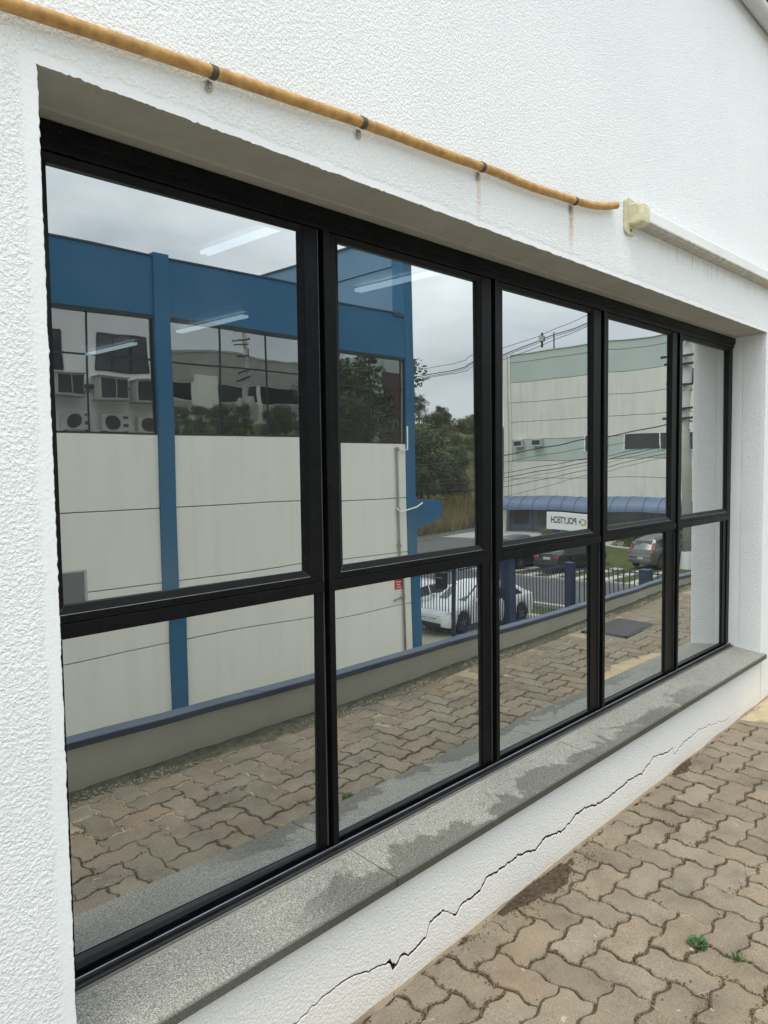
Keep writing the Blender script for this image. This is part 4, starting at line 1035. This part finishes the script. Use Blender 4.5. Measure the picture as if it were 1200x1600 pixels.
# ================================================================== CARS
def car(name, lab, paint, kind='sedan', group=None):
    """car along +X (nose at +X), origin at the ground under its middle"""
    t = empty(name, label=lab, cat='car', group=group)
    if kind == 'sedan': L, Wd, H = 4.6, 1.76, 1.46
    else: L, Wd, H = 4.1, 1.70, 1.52
    hl = L/2; wb = 1.34 if kind == 'sedan' else 1.25; rw = .33; xf, xr = wb+.02, -wb
    # belt / bonnet line
    if kind == 'sedan':
        top = [(-hl, .62), (-hl+.03, .86), (-hl+.12, .98), (-hl+.55, 1.02), (-.9, .98), (.2, .95), (.95, .93), (1.5, .87), (hl-.35, .76), (hl-.1, .66), (hl, .52)]
    else:
        top = [(-hl, .60), (-hl+.03, .86), (-hl+.08, .96), (-hl+.3, 1.0), (-.9, .97), (.2, .95), (.95, .95), (1.4, .89), (hl-.3, .78), (hl-.08, .66), (hl, .52)]
    def lerp(tab, x):
        for (a, p), (b, q) in zip(tab, tab[1:]):
            if x <= b: return p+(q-p)*max(0, (x-a))/(b-a)
        return tab[-1][1]
    xs = sorted(set([-hl+L*i/46 for i in range(47)] + [c+s*rw*1.12 for c in (xf, xr) for s in (-1, -.94, -.8, -.5, 0, .5, .8, .94, 1)]))
    m = MB(); n = None
    for x in xs:
        zt_ = lerp(top, x); e = max(0, (abs(x)-(hl-.55))/.55); w = Wd/2*(1-.16*e*e-.05*e)
        zb = .21 + (.10*e*e)
        for c in (xf, xr):
            if abs(x-c) < rw*1.12: zb = max(zb, math.sqrt(max(0, (rw*1.12)**2-(x-c)**2))+.33)
        zb = min(zb, zt_-.08)
        zm = zb+(zt_-zb)*.45
        sec = [(0, zb+.02), (w*.80, zb), (w*.955, zb+.02), (w*.985, zb+(zm-zb)*.5), (w, zm), (w*.985, zt_-.10*(1-e*.5)), (w*.93, zt_-.025), (w*.80, zt_), (0, zt_+.025)]
        ring = [(x, y, z) for y, z in sec] + [(x, -y, z) for y, z in reversed(sec[1:-1])]
        n = len(ring); m.v += ring
    for i in range(len(xs)-1):
        for k in range(n): m.f.append((i*n+k, i*n+(k+1) % n, (i+1)*n+(k+1) % n, (i+1)*n+k)); m.mi.append(0)
    m.f.append(tuple(range(n))); m.mi.append(0); m.f.append(tuple(range((len(xs)-1)*n, len(xs)*n))); m.mi.append(0)
    body = m.obj('body', paint, t, smooth=True)
    es = body.modifiers.new('es', 'EDGE_SPLIT'); es.split_angle = R(38)
    # greenhouse
    if kind == 'sedan': st = [(-1.95, 1.00, .70, 0), (-1.15, H-.04, .60, 1), (-.45, H, .62, 1), (.15, H-.03, .61, 1), (1.02, .93, .72, 0)]
    else: st = [(-hl+.12, .98, .70, 0), (-hl+.42, H-.08, .61, 1), (-.7, H, .62, 1), (.1, H-.02, .61, 1), (1.15, .93, .72, 0)]
    m = MB(); g = []
    base = lambda x: lerp(top, x)-.03
    for x, z, w, up in st:
        wb_ = Wd/2*.90
        b = base(x) if up else z-.04
        g.append([(x, wb_, b), (x, w+.03 if up else wb_, max(b, z-.10) if up else b+.01), (x, w-.06 if up else wb_*.94, z-.02 if up else b+.02), (x, 0, z if up else b+.03)])
    for r in g: m.v += r + [(a, -b_, c) for a, b_, c in reversed(r[:-1])]
    k = 7
    for i in range(len(g)-1):
        for j in range(k-1): m.f.append((i*k+j, i*k+j+1, (i+1)*k+j+1, (i+1)*k+j)); m.mi.append(0)
    gh = m.obj('roof', paint, t, smooth=True); es = gh.modifiers.new('es', 'EDGE_SPLIT'); es.split_angle = R(30)
    # windows: slightly proud dark panels
    def panel(pts, name, off, mat=M['darkglass']):
        P = [Vector(p) for p in pts]; nn = (P[1]-P[0]).cross(P[2]-P[0]).normalized()
        if nn.dot(Vector(off)) < 0: nn = -nn
        c = sum(P, Vector())/len(P); mm = MB(); N = len(P)
        mm.v = [tuple(p+nn*.010) for p in P]+[tuple(p-nn*.02) for p in P]
        mm.f = [tuple(range(N)), tuple(reversed(range(N, 2*N)))]+[(i, (i+1) % N, N+(i+1) % N, N+i) for i in range(N)]; mm.mi = [0]*len(mm.f)
        return mm.obj(name, mat, t)
    def gi(i, j, s, u=0, i2=None):
        a = Vector(g[i][j]); a.y *= s; return a
    for s in (1, -1):
        def pt(x, f):           # point on the greenhouse side, f=0 belt, 1 roof
            for a, b in zip(g, g[1:]):
                if a[0][0] <= x <= b[0][0]:
                    u = (x-a[0][0])/(b[0][0]-a[0][0]); lo = Vector(a[0]).lerp(Vector(b[0]), u); hi = Vector(a[1]).lerp(Vector(b[1]), u)
                    q = lo.lerp(hi, f); q.y *= s; return q
        xr0 = st[0][0]+.42; xf0 = st[-1][0]-.30
        for xa, xb in ((xr0, -.42), (-.36, xf0)):
            lowa, lowb = (xa, xb)
            if xa < -1: pts = [pt(xa+.02, .12), pt(xb, .12), pt(xb, .93), pt(st[1][0]+.12, .93)]
            else: pts = [pt(xa, .12), pt(xb, .14), pt(st[3][0]+.10, .93), pt(xa, .93)]
            panel(pts, 'side_window', (0, s, 0))
        # mirror, door handles, lamps
        MB().box(.70, .86, s*(Wd/2+.16) if s < 0 else Wd/2-.02, s*(Wd/2-.02) if s < 0 else Wd/2+.16, .93, 1.06).obj('wing_mirror', paint, t, bev=.03)
        for x in (-.75, .25): MB().box(x, x+.18, min(s*Wd/2*.985, s*(Wd/2+.012)), max(s*Wd/2*.985, s*(Wd/2+.012)), .82, .85).obj('door_handle', M['trim'], t)
        yl = s*Wd/2*.70
        panel([(hl-.05, s*.42, .62), (hl-.13, s*.72, .64), (hl-.33, s*.80, .74), (hl-.17, s*.45, .70)], 'headlight', (1, 0, .3), M['lampclear'])
        if kind == 'sedan': panel([(-hl-.005, s*.40, .78), (-hl+.05, s*.74, .76), (-hl+.09, s*.76, .90), (-hl+.03, s*.42, .92)], 'tail_lamp', (-1, 0, .2), M['lampred'])
        else: panel([(-hl+.03, s*.62, .80), (-hl+.06, s*.76, .80), (-hl+.27, s*.68, 1.26), (-hl+.25, s*.60, 1.26)], 'tail_lamp', (-1, 0, .2), M['lampred'])
        for c in (xf, xr):
            w = empty('wheel', (c, s*(Wd/2-.12), rw)); w.parent = t
            MB().lathe([(.20, -.10), (rw*.94, -.10), (rw, -.07), (rw, .07), (rw*.94, .10), (.21, .10), (.21, -.1)], (0, 0, 0), (0, s, 0), 24).obj('tyre', M['tyre'], w, smooth=False)
            mm = MB().lathe([(.205, -.04), (.205, .07), (.19, .085), (.175, .05), (.06, .04)], (0, 0, 0), (0, s, 0), 24)
            mm.obj('rim', M['trim'], w)
            mm = MB()
            for q in range(5):
                an = 2*math.pi*q/5; mt = Matrix.Rotation(an, 4, 'Y')
                mm.box(-.022, .022, .045 if s > 0 else -.088, .088 if s > 0 else -.045, .02, .19, mat=mt)
            mm.lathe([(.05, .03), (.05, .092), (.03, .098)], (0, 0, 0), (0, s, 0), 12); mm.obj('spoke', M['rim'], w)
    w0, w1 = g[-1], g[-2]
    panel([(w0[0][0]-.06, .60, w0[0][2]+.05), (w0[0][0]-.06, -.60, w0[0][2]+.05), (w1[0][0]+.06, -.50, w1[3][2]-.06), (w1[0][0]+.06, .50, w1[3][2]-.06)], 'windscreen', (1, 0, 1))
    r0, r1 = g[0], g[1]
    panel([(r0[0][0]+.05, .58, r0[0][2]+.06), (r0[0][0]+.05, -.58, r0[0][2]+.06), (r1[0][0]-.04, -.50, r1[3][2]-.07), (r1[0][0]-.04, .50, r1[3][2]-.07)], 'rear_window', (-1, 0, 1))
    MB().box(-hl-.012, -hl+.05, -.20, .20, .70 if kind == 'sedan' else .52, .82 if kind == 'sedan' else .64).obj('number_plate', M['plate'], t)
    MB().box(-hl-.02, -hl+.10, -.74, .74, .36, .52).obj('rear_bumper', M['trim'] if kind == 'sedan' else paint, t, bev=.03)
    MB().box(hl-.12, hl+.015, -.62, .62, .30, .42).obj('lower_grille', M['trim'], t, bev=.02)
    MB().box(hl-.10, hl-.005, -.40, .40, .50, .56).obj('grille', M['trim'], t, bev=.01)
    if kind != 'sedan': MB().box(-hl-.026, -hl+.03, -.72, .72, .655, .69).obj('bumper_trim', M['rim'], t, bev=.01)
    return t
def cars():
    a = car('parked_car', 'white sedan parked nose to the left right behind the barred gate', M['carwhite'], 'sedan', 'cars parked in the yard'); a.location = (20.02, -13.42, GZ+.02); a.rotation_euler.z = R(181)
    b = copy_tree(a); b.location = (19.6, -15.95, GZ-.12); b.rotation_euler.z = R(182); b['label'] = 'second white car farther back, only its roof over the front sedan bonnet'
    g = 'cars parked across the street'
    c = car('parked_car', 'grey hatchback seen from behind on the grass verge', M['cargrey'], 'hatch', g); c.scale = (1.08, 1.08, 1.08); c.location = (37.5, -14.5, GZ+.07); c.rotation_euler.z = R(6)
    d = car('parked_car', 'charcoal sedan with red tail lamps seen above the navy fence', M['cardark'], 'sedan', g); d.location = (34.3, -18.05, GZ+.07); d.rotation_euler.z = R(3)
    e = car('parked_car', 'dark blue hatchback left of the charcoal sedan, behind the thick pillar', M['carblue'], 'hatch', g); e.location = (34.0, -20.9, GZ+.07); e.rotation_euler.z = R(2)
    f = copy_tree(d); f.location = (39.6, -11.9, GZ+.07); f.rotation_euler.z = R(4); f['label'] = 'charcoal sedan right of the grey hatchback, beside the utility pole'
cars()

# ================================================================== GREEN BAND BUILDING
XG = 50.
def green_building():
    t = empty('green_band_building', (XG, -33, GZ), label='tall cream warehouse with sage green bands and a blue awning across the street', cat='building')
    o = Vector(t.location); ya, yb = -32.6, 6.0
    def B(name, mat, x0, x1, y0, y1, z0, z1, bev=0): return MB().box(x0-o.x, x1-o.x, y0-o.y, y1-o.y, z0-o.z, z1-o.z).obj(name, mat, t, bev=bev)
    lv = [(-1.0, .53, 'greenwall'), (.53, 1.88, 'greenwall'), (1.88, 3.56, 'greenband'), (3.56, 4.98, 'greenwall'), (4.98, 6.53, 'greenwall'), (6.53, 8.13, 'greenwall'), (8.13, 9.72, 'greenband'), (9.72, 10.32, 'greenband')]
    B('core', M['joint'], XG+.08, XG+30, ya+.1, yb, GZ-.3, 10.2)
    for a, b, mt in lv: B('wall_panel', M[mt], XG, XG+.2, ya, yb, a+.018, b-.018, bev=.01)
    for a, b, mt in lv: B('side_panel', M['greenwall'], XG-.04, XG+30, ya-.28, ya-.01, a+.01, b-.01)
    B('corner_pier', M['greenwall'], XG-.12, XG+.35, ya-.72, ya-.30, GZ-.3, 10.36)
    B('parapet_cap', M['greenband'], XG-.05, XG+.3, ya, yb, 10.325, 10.37)
    for y0, y1 in ((-32.22, -31.3), (-30.32, -29.37)):
        z = 2.98
        w = B('ac_box', M['louvre'], XG-.45, XG-.001, y0, y1, z, z+.58); B('ac_grille', M['acdark'], XG-.46, XG-.451, y0+.08, y1-.08, z+.12, z+.46)
    for y0, y1 in ((-25.6, -24.6), (-22.95, -16.5)):
        w = empty('window', (0, 0, 0)); w.parent = t
        MB().box(-.03, .001, y0-o.y, y1-o.y, 2.55-o.z, 3.63-o.z).obj('pane', M['darkglass'], w)
        m = MB(); n = max(1, int((y1-y0)/2.4))
        for i in range(n+1):
            y = y0+(y1-y0)*i/n-o.y; m.box(-.06, -.031, y-.05, y+.05, 2.5-o.z, 3.68-o.z)
        m.obj('frame', M['white'], w)
    # ground floor shopfront
    B('shopfront', M['teal'], XG-.06, XG-.002, ya, -10, GZ, -1.05)
    for y0, y1, mt in ((-32.2, -30.6, 'darkglass'), (-29.9, -28.9, 'darkglass'), (-27, -24.8, 'darkglass'), (-24, -21, 'darkglass'), (-20, -17, 'darkglass')): B('shop_window', M[mt], XG-.09, XG-.061, y0, y1, GZ+.6, -1.9)
    for y in (-32.5, -30.3, -28.5, -24.4, -20.5, -18.2): B('shop_post', M['pillar'], XG-.14, XG-.10, y-.1, y+.1, GZ, -1.2)
    # curved awning of ribbed sheets
    prof = []
    for i in range(9):
        an = R(90*i/8); prof.append((XG-1.35*math.sin(an)-.01, -1.86+1.0*math.cos(an)))
    y = -33.3
    while y < -18.3:
        y1 = min(y+1.25, -18.3); m = MB()
        for yy in (y+.015, y1-.015):
            for x, z in prof: m.v.append((x-o.x, yy-o.y, z-o.z))
            for x, z in prof: m.v.append((x+.03-o.x, yy-o.y, z-.03-o.z))
        n = len(prof)
        for k in range(n-1):
            m.f += [(k, k+1, 2*n+k+1, 2*n+k), (n+k, 3*n+k, 3*n+k+1, n+k+1), (k, n+k, n+k+1, k+1), (2*n+k, 2*n+k+1, 3*n+k+1, 3*n+k)]; m.mi += [0]*4
        m.f += [(0, 2*n, 3*n, n), (n-1, 2*n-1, 4*n-1, 3*n-1)]; m.mi += [0]*2
        m.obj('awning_sheet', M['awning'], t, smooth=False); y = y1
        MB().tube([(a-o.x, y-o.y, b-o.z+.012) for a, b in prof], .02, 5).obj('awning_rib', M['bluedark'], t)
    B('roof_mast', M['wire'], XG+1.96, XG+2.04, -29.5, -29.42, 10.2, 12.0)
    # company sign standing in front
    XS = 45.
    s = empty('company_sign', (XS, -24.1, GZ+.05), label='white POLYTECH company sign board standing before the blue awning', cat='sign')
    zb, zt_ = -2.93, -1.74; yl, yr = -26.1, -22.3
    zz = s.location.z
    MB().box(0, .10, yl+24.1, yr+24.1, zb-zz, zt_-zz).obj('board', M['white'], s, bev=.01)
    for y in (-24.9, -22.9): MB().box(.102, .18, y-.05+24.1, y+.05+24.1, 0, zt_-.1-zz).obj('leg', M['rim'], s)
    def text(body, size, y_left, z, mat, name):
        cu = bpy.data.curves.new(name, 'FONT'); cu.body = body; cu.size = size; cu.extrude = .004; cu.offset = .014
        tmp = bpy.data.objects.new(name, cu); COL.objects.link(tmp); bpy.context.view_layer.update()
        me = bpy.data.meshes.new_from_object(tmp.evaluated_get(bpy.context.evaluated_depsgraph_get())); bpy.data.objects.remove(tmp)
        w = max(v.co.x for v in me.vertices)
        sx, sz = 2.17/w, .44/max(v.co.y for v in me.vertices)
        for v in me.vertices: v.co = Vector((-.006 - v.co.z, y_left+24.1 - v.co.x*sx, z-zz+v.co.y*sz))
        me.flip_normals(); link(name, me, mat, s); return w
    text('POLYTECH', .56, -23.57, -2.47, M['ink'], 'lettering')
    # ring shaped logo left of the lettering
    for a0, a1, mt, nm in ((40, 310, 'gold', 'logo_ring'), (-30, 25, 'logogreen', 'logo_leaf')):
        m = MB(); n = 16
        for i in range(n+1):
            an = R(a0+(a1-a0)*i/n)
            for r in (.14, .24):
                for x in (-.012, -.001): m.v.append((x, -23.16+24.1-r*math.cos(an), -2.28-zz+r*math.sin(an)))
        for i in range(n):
            b = i*4
            m.f += [(b, b+2, b+6, b+4), (b+1, b+5, b+7, b+3), (b, b+4, b+5, b+1), (b+2, b+3, b+7, b+6)]; m.mi += [0]*4
        m.obj(nm, M[mt], s)
green_building()

# ================================================================== POLES AND WIRES
XP = 37.4
def pole(loc, h, lab, lean=0):
    t = empty('utility_pole', loc, label=lab, cat='utility pole', group='concrete utility poles')
    MB().tube([(0, 0, -.3), (0, lean*.5, h*.5), (0, lean, h)], [.27, .23, .17], 14).obj('shaft', M['polec'], t, smooth=True)
    for i, (z, w) in enumerate(((h-.4, 1.3), (h-1.1, .9), (h-1.9, 1.35), (h-2.3, 1.1), (h-3.3, .9), (h-4.5, .8), (h-5.0, 1.0))):
        MB().box(-.33, -.23, -w+.2, w, z-.055, z+.055).obj('crossarm', M['trim'], t)
        for y in (-w+.3, 0.35, w-.15) if i in (0, 2) else ():
            MB().lathe([(.03, 0), (.06, .03), (.04, .07), (.06, .11), (.03, .16)], (-.28, y, z+.056), (0, 0, 1), 8).obj('insulator', M['louvre'], t)
    for z in (h-3.6, h-4.6, h-5.1, h-5.6, h-8.6): MB().tube([(-.02, -.28, z), (-.21, -.02, z+.02), (-.02, .28, z), (.21, 0, z), (-.02, -.28, z)], .02, 5).obj('bracket_ring', M['trim'], t)
    MB().box(.14, .5, .15, .55, h-3.3, h-2.5).obj('fuse_box', M['trim'], t)
    return t
p1 = pole((XP, -13.25, GZ), 12.6, 'tall concrete utility pole with crossarms, beside the white window reveal')
MB().lathe([(.275, .0), (.275, .9)], (0, 0, 0), (0, 0, 1), 14).obj('white_base_band', M['white'], p1)
p2 = copy_tree(p1); p2.location = (35.7, 25., 1.0); p2['label'] = 'concrete utility pole with transformers, mirrored in the warehouse windows'
for dy in (-.75, .75):
    MB().lathe([(.05, 0), (.30, .04), (.32, .5), (.30, .95), (.05, 1.0)], (-.05, dy*.9, 5.1), (0, 0, 1), 14).obj('transformer', M['louvre'], p2)
def wires():
    defs = [('a', [(-60, 7.6), (-30.34, 7.91), (-25.7, 8.51), (-21.69, 9.13), (-18.78, 9.75), (-13.25, 10.6)], .016, 'thin top overhead wire crossing the cloudy sky'),
            ('b', [(-60, 7.0), (-30.52, 7.47), (-25.65, 8.08), (-21.78, 8.85), (-18.74, 9.33), (-13.25, 10.3)], .028, 'thick upper overhead cable just under the thin top wire'),
            ('b2', [(-60, 6.85), (-30.5, 7.35), (-25.6, 8.0), (-21.8, 8.73), (-18.74, 9.24), (-13.25, 10.2)], .018, 'overhead cable hugging the thick upper cable'),
            ('c', [(-60, 6.6), (-30.03, 7.3), (-25.66, 7.81), (-21.48, 8.56), (-18.74, 9.15), (-13.25, 10.0)], .018, 'lowest of the overhead cables against the sky'),
            ('d', [(-60, 1.2), (-30.63, 1.75), (-25.72, 2.1), (-21.09, 2.66), (-18.82, 2.98), (-14.37, 3.5), (-13.25, 3.7)], .032, 'thick black cable crossing the green band of the tall building'),
            ('e', [(-60, .8), (-30, 1.3), (-24.51, 1.83), (-18.82, 2.5), (-13.25, 3.0)], .014, 'thin cable just below the thick black one'),
            ('f', [(-60, .2), (-30, .75), (-24.51, 1.17), (-18.82, 1.9), (-14.36, 2.5), (-13.25, 2.65)], .018, 'phone cable in the upper part of the lower bundle'),
            ('g', [(-60, 0), (-30, .5), (-24.52, .9), (-18.82, 1.68), (-14.36, 2.4), (-13.25, 2.55)], .022, 'phone cable in the middle of the lower bundle'),
            ('h', [(-60, -.2), (-30, .25), (-24.52, .67), (-18.82, 1.5), (-13.25, 2.4)], .012, 'thin phone cable below the middle of the lower bundle'),
            ('i', [(-60, -.4), (-30.6, .1), (-24.52, .35), (-18.82, 1.25), (-13.25, 2.2)], .018, 'sagging phone cable second from the bottom'),
            ('j', [(-60, -.9), (-30, -.5), (-23.88, -.14), (-18.82, .95), (-13.25, 2.05)], .012, 'lowest thin sagging phone cable')]
    for k, pts, r, lab in defs:
        D = []
        for i in range(len(pts)-1):
            p0, p1_, p2_, p3 = [Vector(pts[max(0, min(len(pts)-1, i+q))]) for q in (-1, 0, 1, 2)]
            for j in range(4):
                s = j/4; q = .5*((2*p1_)+(p2_-p0)*s+(2*p0-5*p1_+4*p2_-p3)*s*s+(-p0+3*p1_-3*p2_+p3)*s**3); D.append((XP, q.x, q.y))
        D.append((XP, pts[-1][0], pts[-1][1])); D += [(XP, -4, pts[-1][1]-.25), (XP, 10, pts[-1][1]+1.5)]
        MB().tube(D, r, 5).obj('overhead_wire', M['wire'], label=lab, cat='wire', group='wires along the street')
    t = empty('cable_spacer', (XP, -21.65, 8.9), label='small grey spacer hanging on the upper overhead cables', cat='cable spacer')
    MB().box(-.06, .06, -.05, .05, -.5, .35).obj('stem', M['trim'], t); MB().box(-.16, .16, -.16, .16, -.15, .15).obj('clamp', M['polec'], t)
wires()

# ================================================================== BUILDINGS SEEN IN THE WAREHOUSE GLASS
def far_buildings():
    t = empty('cream_building', (35, 29, 4), label='cream building with louvred openings, mirrored in the warehouse windows', cat='building')
    MB().box(-9, 22, 0, 12, -5, 6.9).obj('wall', M['panel'], t); MB().box(-9.1, 22.1, -.1, 12, 6.92, 7.1).obj('parapet_cap', M['concrete'], t)
    MB().box(-9, 22, -.05, -.002, 4.6, 6.85).obj('frieze', M['concrete'], t)
    for x0, x1 in ((-5.2, -1.8), (.9, 4.6), (5.2, 9.5)):
        MB().box(x0, x1, -.06, -.003, 3.1, 4.5).obj('window', M['darkglass'], t)
        m = MB()
        for i in range(9): m.box(x0, x1, -.22, -.06, 1.5+i*.17, 1.62+i*.17)
        m.obj('louvre', M['louvre'], t)
    MB().box(-1.5, .5, -.6, -.003, -4, 5.2).obj('pier', M['panel'], t)
    t = empty('maroon_building', (44.2, 15, 2), label='grey and maroon building mirrored in the last warehouse window', cat='building')
    MB().box(-.9, .28, .0, 8, -4, 8.6).obj('grey_pier', M['greenband'], t); MB().box(.3, 9, -.1, 8, -4, 7.3).obj('maroon_wall', M['maroon'], t); MB().box(.29, 9, -.1, 8, 7.31, 8.55).obj('parapet', M['greenband'], t)
far_buildings()

# ================================================================== TREES
def tree_meshes(seed, nclump, nleaf, size, spread, leaf, branches=7):
    r = random.Random(seed); tr = MB(); cr = MB()
    H = size
    tr.tube([(0, 0, -.3), (.08*size*.2, 0, H*.25), (-.02*size, .02*size, H*.55), (.02*size, 0, H*.8)], [.030*size, .022*size, .015*size, .005*size], 8)
    cl = []
    for i in range(nclump):
        an = r.uniform(0, 6.28); u = r.random(); rr = spread*math.sqrt(r.random())*(1.05-abs(u-.4)*.9); z = H*(.28+.70*u)
        c = Vector((math.cos(an)*rr, math.sin(an)*rr, z)); cl.append(c)
        if i < branches: tr.tube([(0, 0, H*(.2+.4*u)), c*.55+Vector((0, 0, H*.12)), c], [.012*size, .008*size, .003*size], 5)
    for c in cl:
        R_ = spread*r.uniform(.22, .40)
        for _ in range(nleaf//nclump):
            d = Vector((r.gauss(0, 1), r.gauss(0, 1), r.gauss(0, .75))).normalized()*R_*r.random()**.4
            p = c+d; a = Vector((r.gauss(0, 1), r.gauss(0, 1), r.gauss(0, .6))).normalized(); b = a.cross(Vector((r.gauss(0, 1), r.gauss(0, 1), r.gauss(0, 1)))).normalized()
            s = leaf*r.uniform(.6, 1.3); k = len(cr.v)
            cr.v += [tuple(p-a*s), tuple(p+b*s*.45), tuple(p+a*s), tuple(p-b*s*.45)]; cr.f.append((k, k+1, k+2, k+3)); cr.mi.append(0)
    return tr.mesh('trunk', True), cr.mesh('crown', False, False)
def trees():
    kinds = []
    for i, (seed, ncl, nl, sz, spd, lf, mt) in enumerate(((1, 34, 6500, 10, 3.4, .17, 'leafA'), (2, 30, 5200, 8, 3.2, .18, 'leafB'), (3, 24, 1500, 11, 2.7, .15, 'leafB'), (4, 26, 4200, 5, 2.9, .15, 'leafC'))):
        a, b = tree_meshes(seed, ncl, nl, sz, spd, lf); a.materials.append(M['bark']); b.materials.append(M[mt]); kinds.append((a, b, sz))
    def put(k, x, y, z, h, lab, rz, cat='tree', grp='trees on the hillside'):
        a, b, sz = kinds[k]; z -= .24*h if k == 3 else 0; t = empty('tree' if cat == 'tree' else 'bush', (x, y, z), rz, lab, cat, grp); s = h/sz; t.scale = (s*1.05, s*1.05, s)
        link('trunk', a, parent=t); link('crown', b, parent=t)
    # foot of the hill, seen past the blue corner
    put(2, 41.3, -36.4, GZ, 14.2, 'tall thin leafed tree whose branches reach past the blue corner', 1.0)
    put(1, 56.5, -46.2, terrain_h(56.5, -46.2)-.3, 7.6, 'rounded tree rising above the hillside mass next to the blue corner', 2.2)
    spec = [(0, 51.5, -45.5, 8.2), (1, 54.5, -45.0, 6.2), (0, 58.0, -46.5, 7.0), (1, 61.5, -47.5, 6.4), (0, 49.0, -47.5, 9.0), (3, 64.0, -47.5, 5.2), (0, 67, -50, 6.5), (0, 56, -50.5, 7.5), (1, 60, -52, 6.8), (0, 65, -54, 6.4), (1, 53, -53, 7.5), (3, 70, -53, 4.8), (0, 72, -57, 6), (1, 62, -59, 5.6), (0, 47, -50, 9)]
    for i, (k, x, y, h) in enumerate(spec):
        put(k, x, y, terrain_h(x, y)-.3, h*.68, ('dense dark green tree', 'lighter green tree', '', 'low olive shrub')[k] + ' in the mass at the foot of the dry hillside', i*1.3)
    spec = [(3, 91, -68.0, 3.0), (3, 94, -66.8, 3.4), (0, 89.5, -70, 3.6), (3, 97, -71, 3.0), (3, 88, -70.5, 3.2), (3, 92.5, -72, 3.4), (3, 86, -66, 2.4), (3, 82, -62, 2.6), (0, 88, -73, 4.6), (1, 85, -75, 5.2), (3, 78, -58, 2.4), (3, 84, -60.5, 2.8), (0, 80, -56, 3.2), (1, 97, -69, 3.4), (3, 75, -57.5, 2.2), (0, 82, -70, 5.0)]
    for i, (k, x, y, h) in enumerate(spec):
        put(k, x, y, terrain_h(x, y)-.3, h, ('small dark tree', 'small lighter green tree', '', 'low olive shrub')[k] + ' on the ridge of the dry hill', i*.9)
    # shrubs by the shopfront
    for i, (x, y, h) in enumerate(((45.9, -26.6, 1.6), (45.6, -20.6, 2.3), (45.8, -18.6, 2.6), (46.2, -16.8, 3.0), (44.6, -15.2, 2.8), (45.2, -13.2, 3.2), (44.8, -11.0, 3.0))):
        put(3, x, y, GZ, h*.6, 'round dark shrub in front of the blue awning shop', i*1.1, 'shrub', 'shrubs before the shop')
    # trees up the street, mirrored in the warehouse glass
    for i, (k, x, y, h) in enumerate(((0, 28.6, 20, 3.1), (1, 30.6, 20.5, 3.1), (0, 32.6, 21, 3.1), (0, 34.6, 20, 3.1), (1, 36.6, 21, 3.1), (0, 38.6, 20, 3.1), (0, 40.6, 20, 3.1), (1, 26.8, 20.5, 3.1), (1, 38.8, 13.5, 9.0), (0, 36.5, 15.5, 8.0), (0, 40.0, 14.6, 9.6))):
        put(k, x, y, terrain_h(x, y)-.2, h, 'dark tree up the street, mirrored in the warehouse windows', i*1.7, grp='trees up the street')
    # tall dry grass under the trees
    m = MB(); r = random.Random(5)
    for _ in range(9000):
        x = r.uniform(42, 66); y = -36.6-9*r.random()**1.6; h = r.uniform(.5, 1.3); an = r.uniform(0, 3.14); w = .07; z = terrain_h(x, y); lx = r.uniform(-.3, .3)
        b = len(m.v); m.v += [(x-math.cos(an)*w, y-math.sin(an)*w, z), (x+math.cos(an)*w, y+math.sin(an)*w, z), (x+lx, y+r.uniform(-.2, .2), z+h)]; m.f.append((b, b+1, b+2)); m.mi.append(0)
    m.obj('dry_grass', M['dryfield'], fix=False, kind='stuff')
trees()
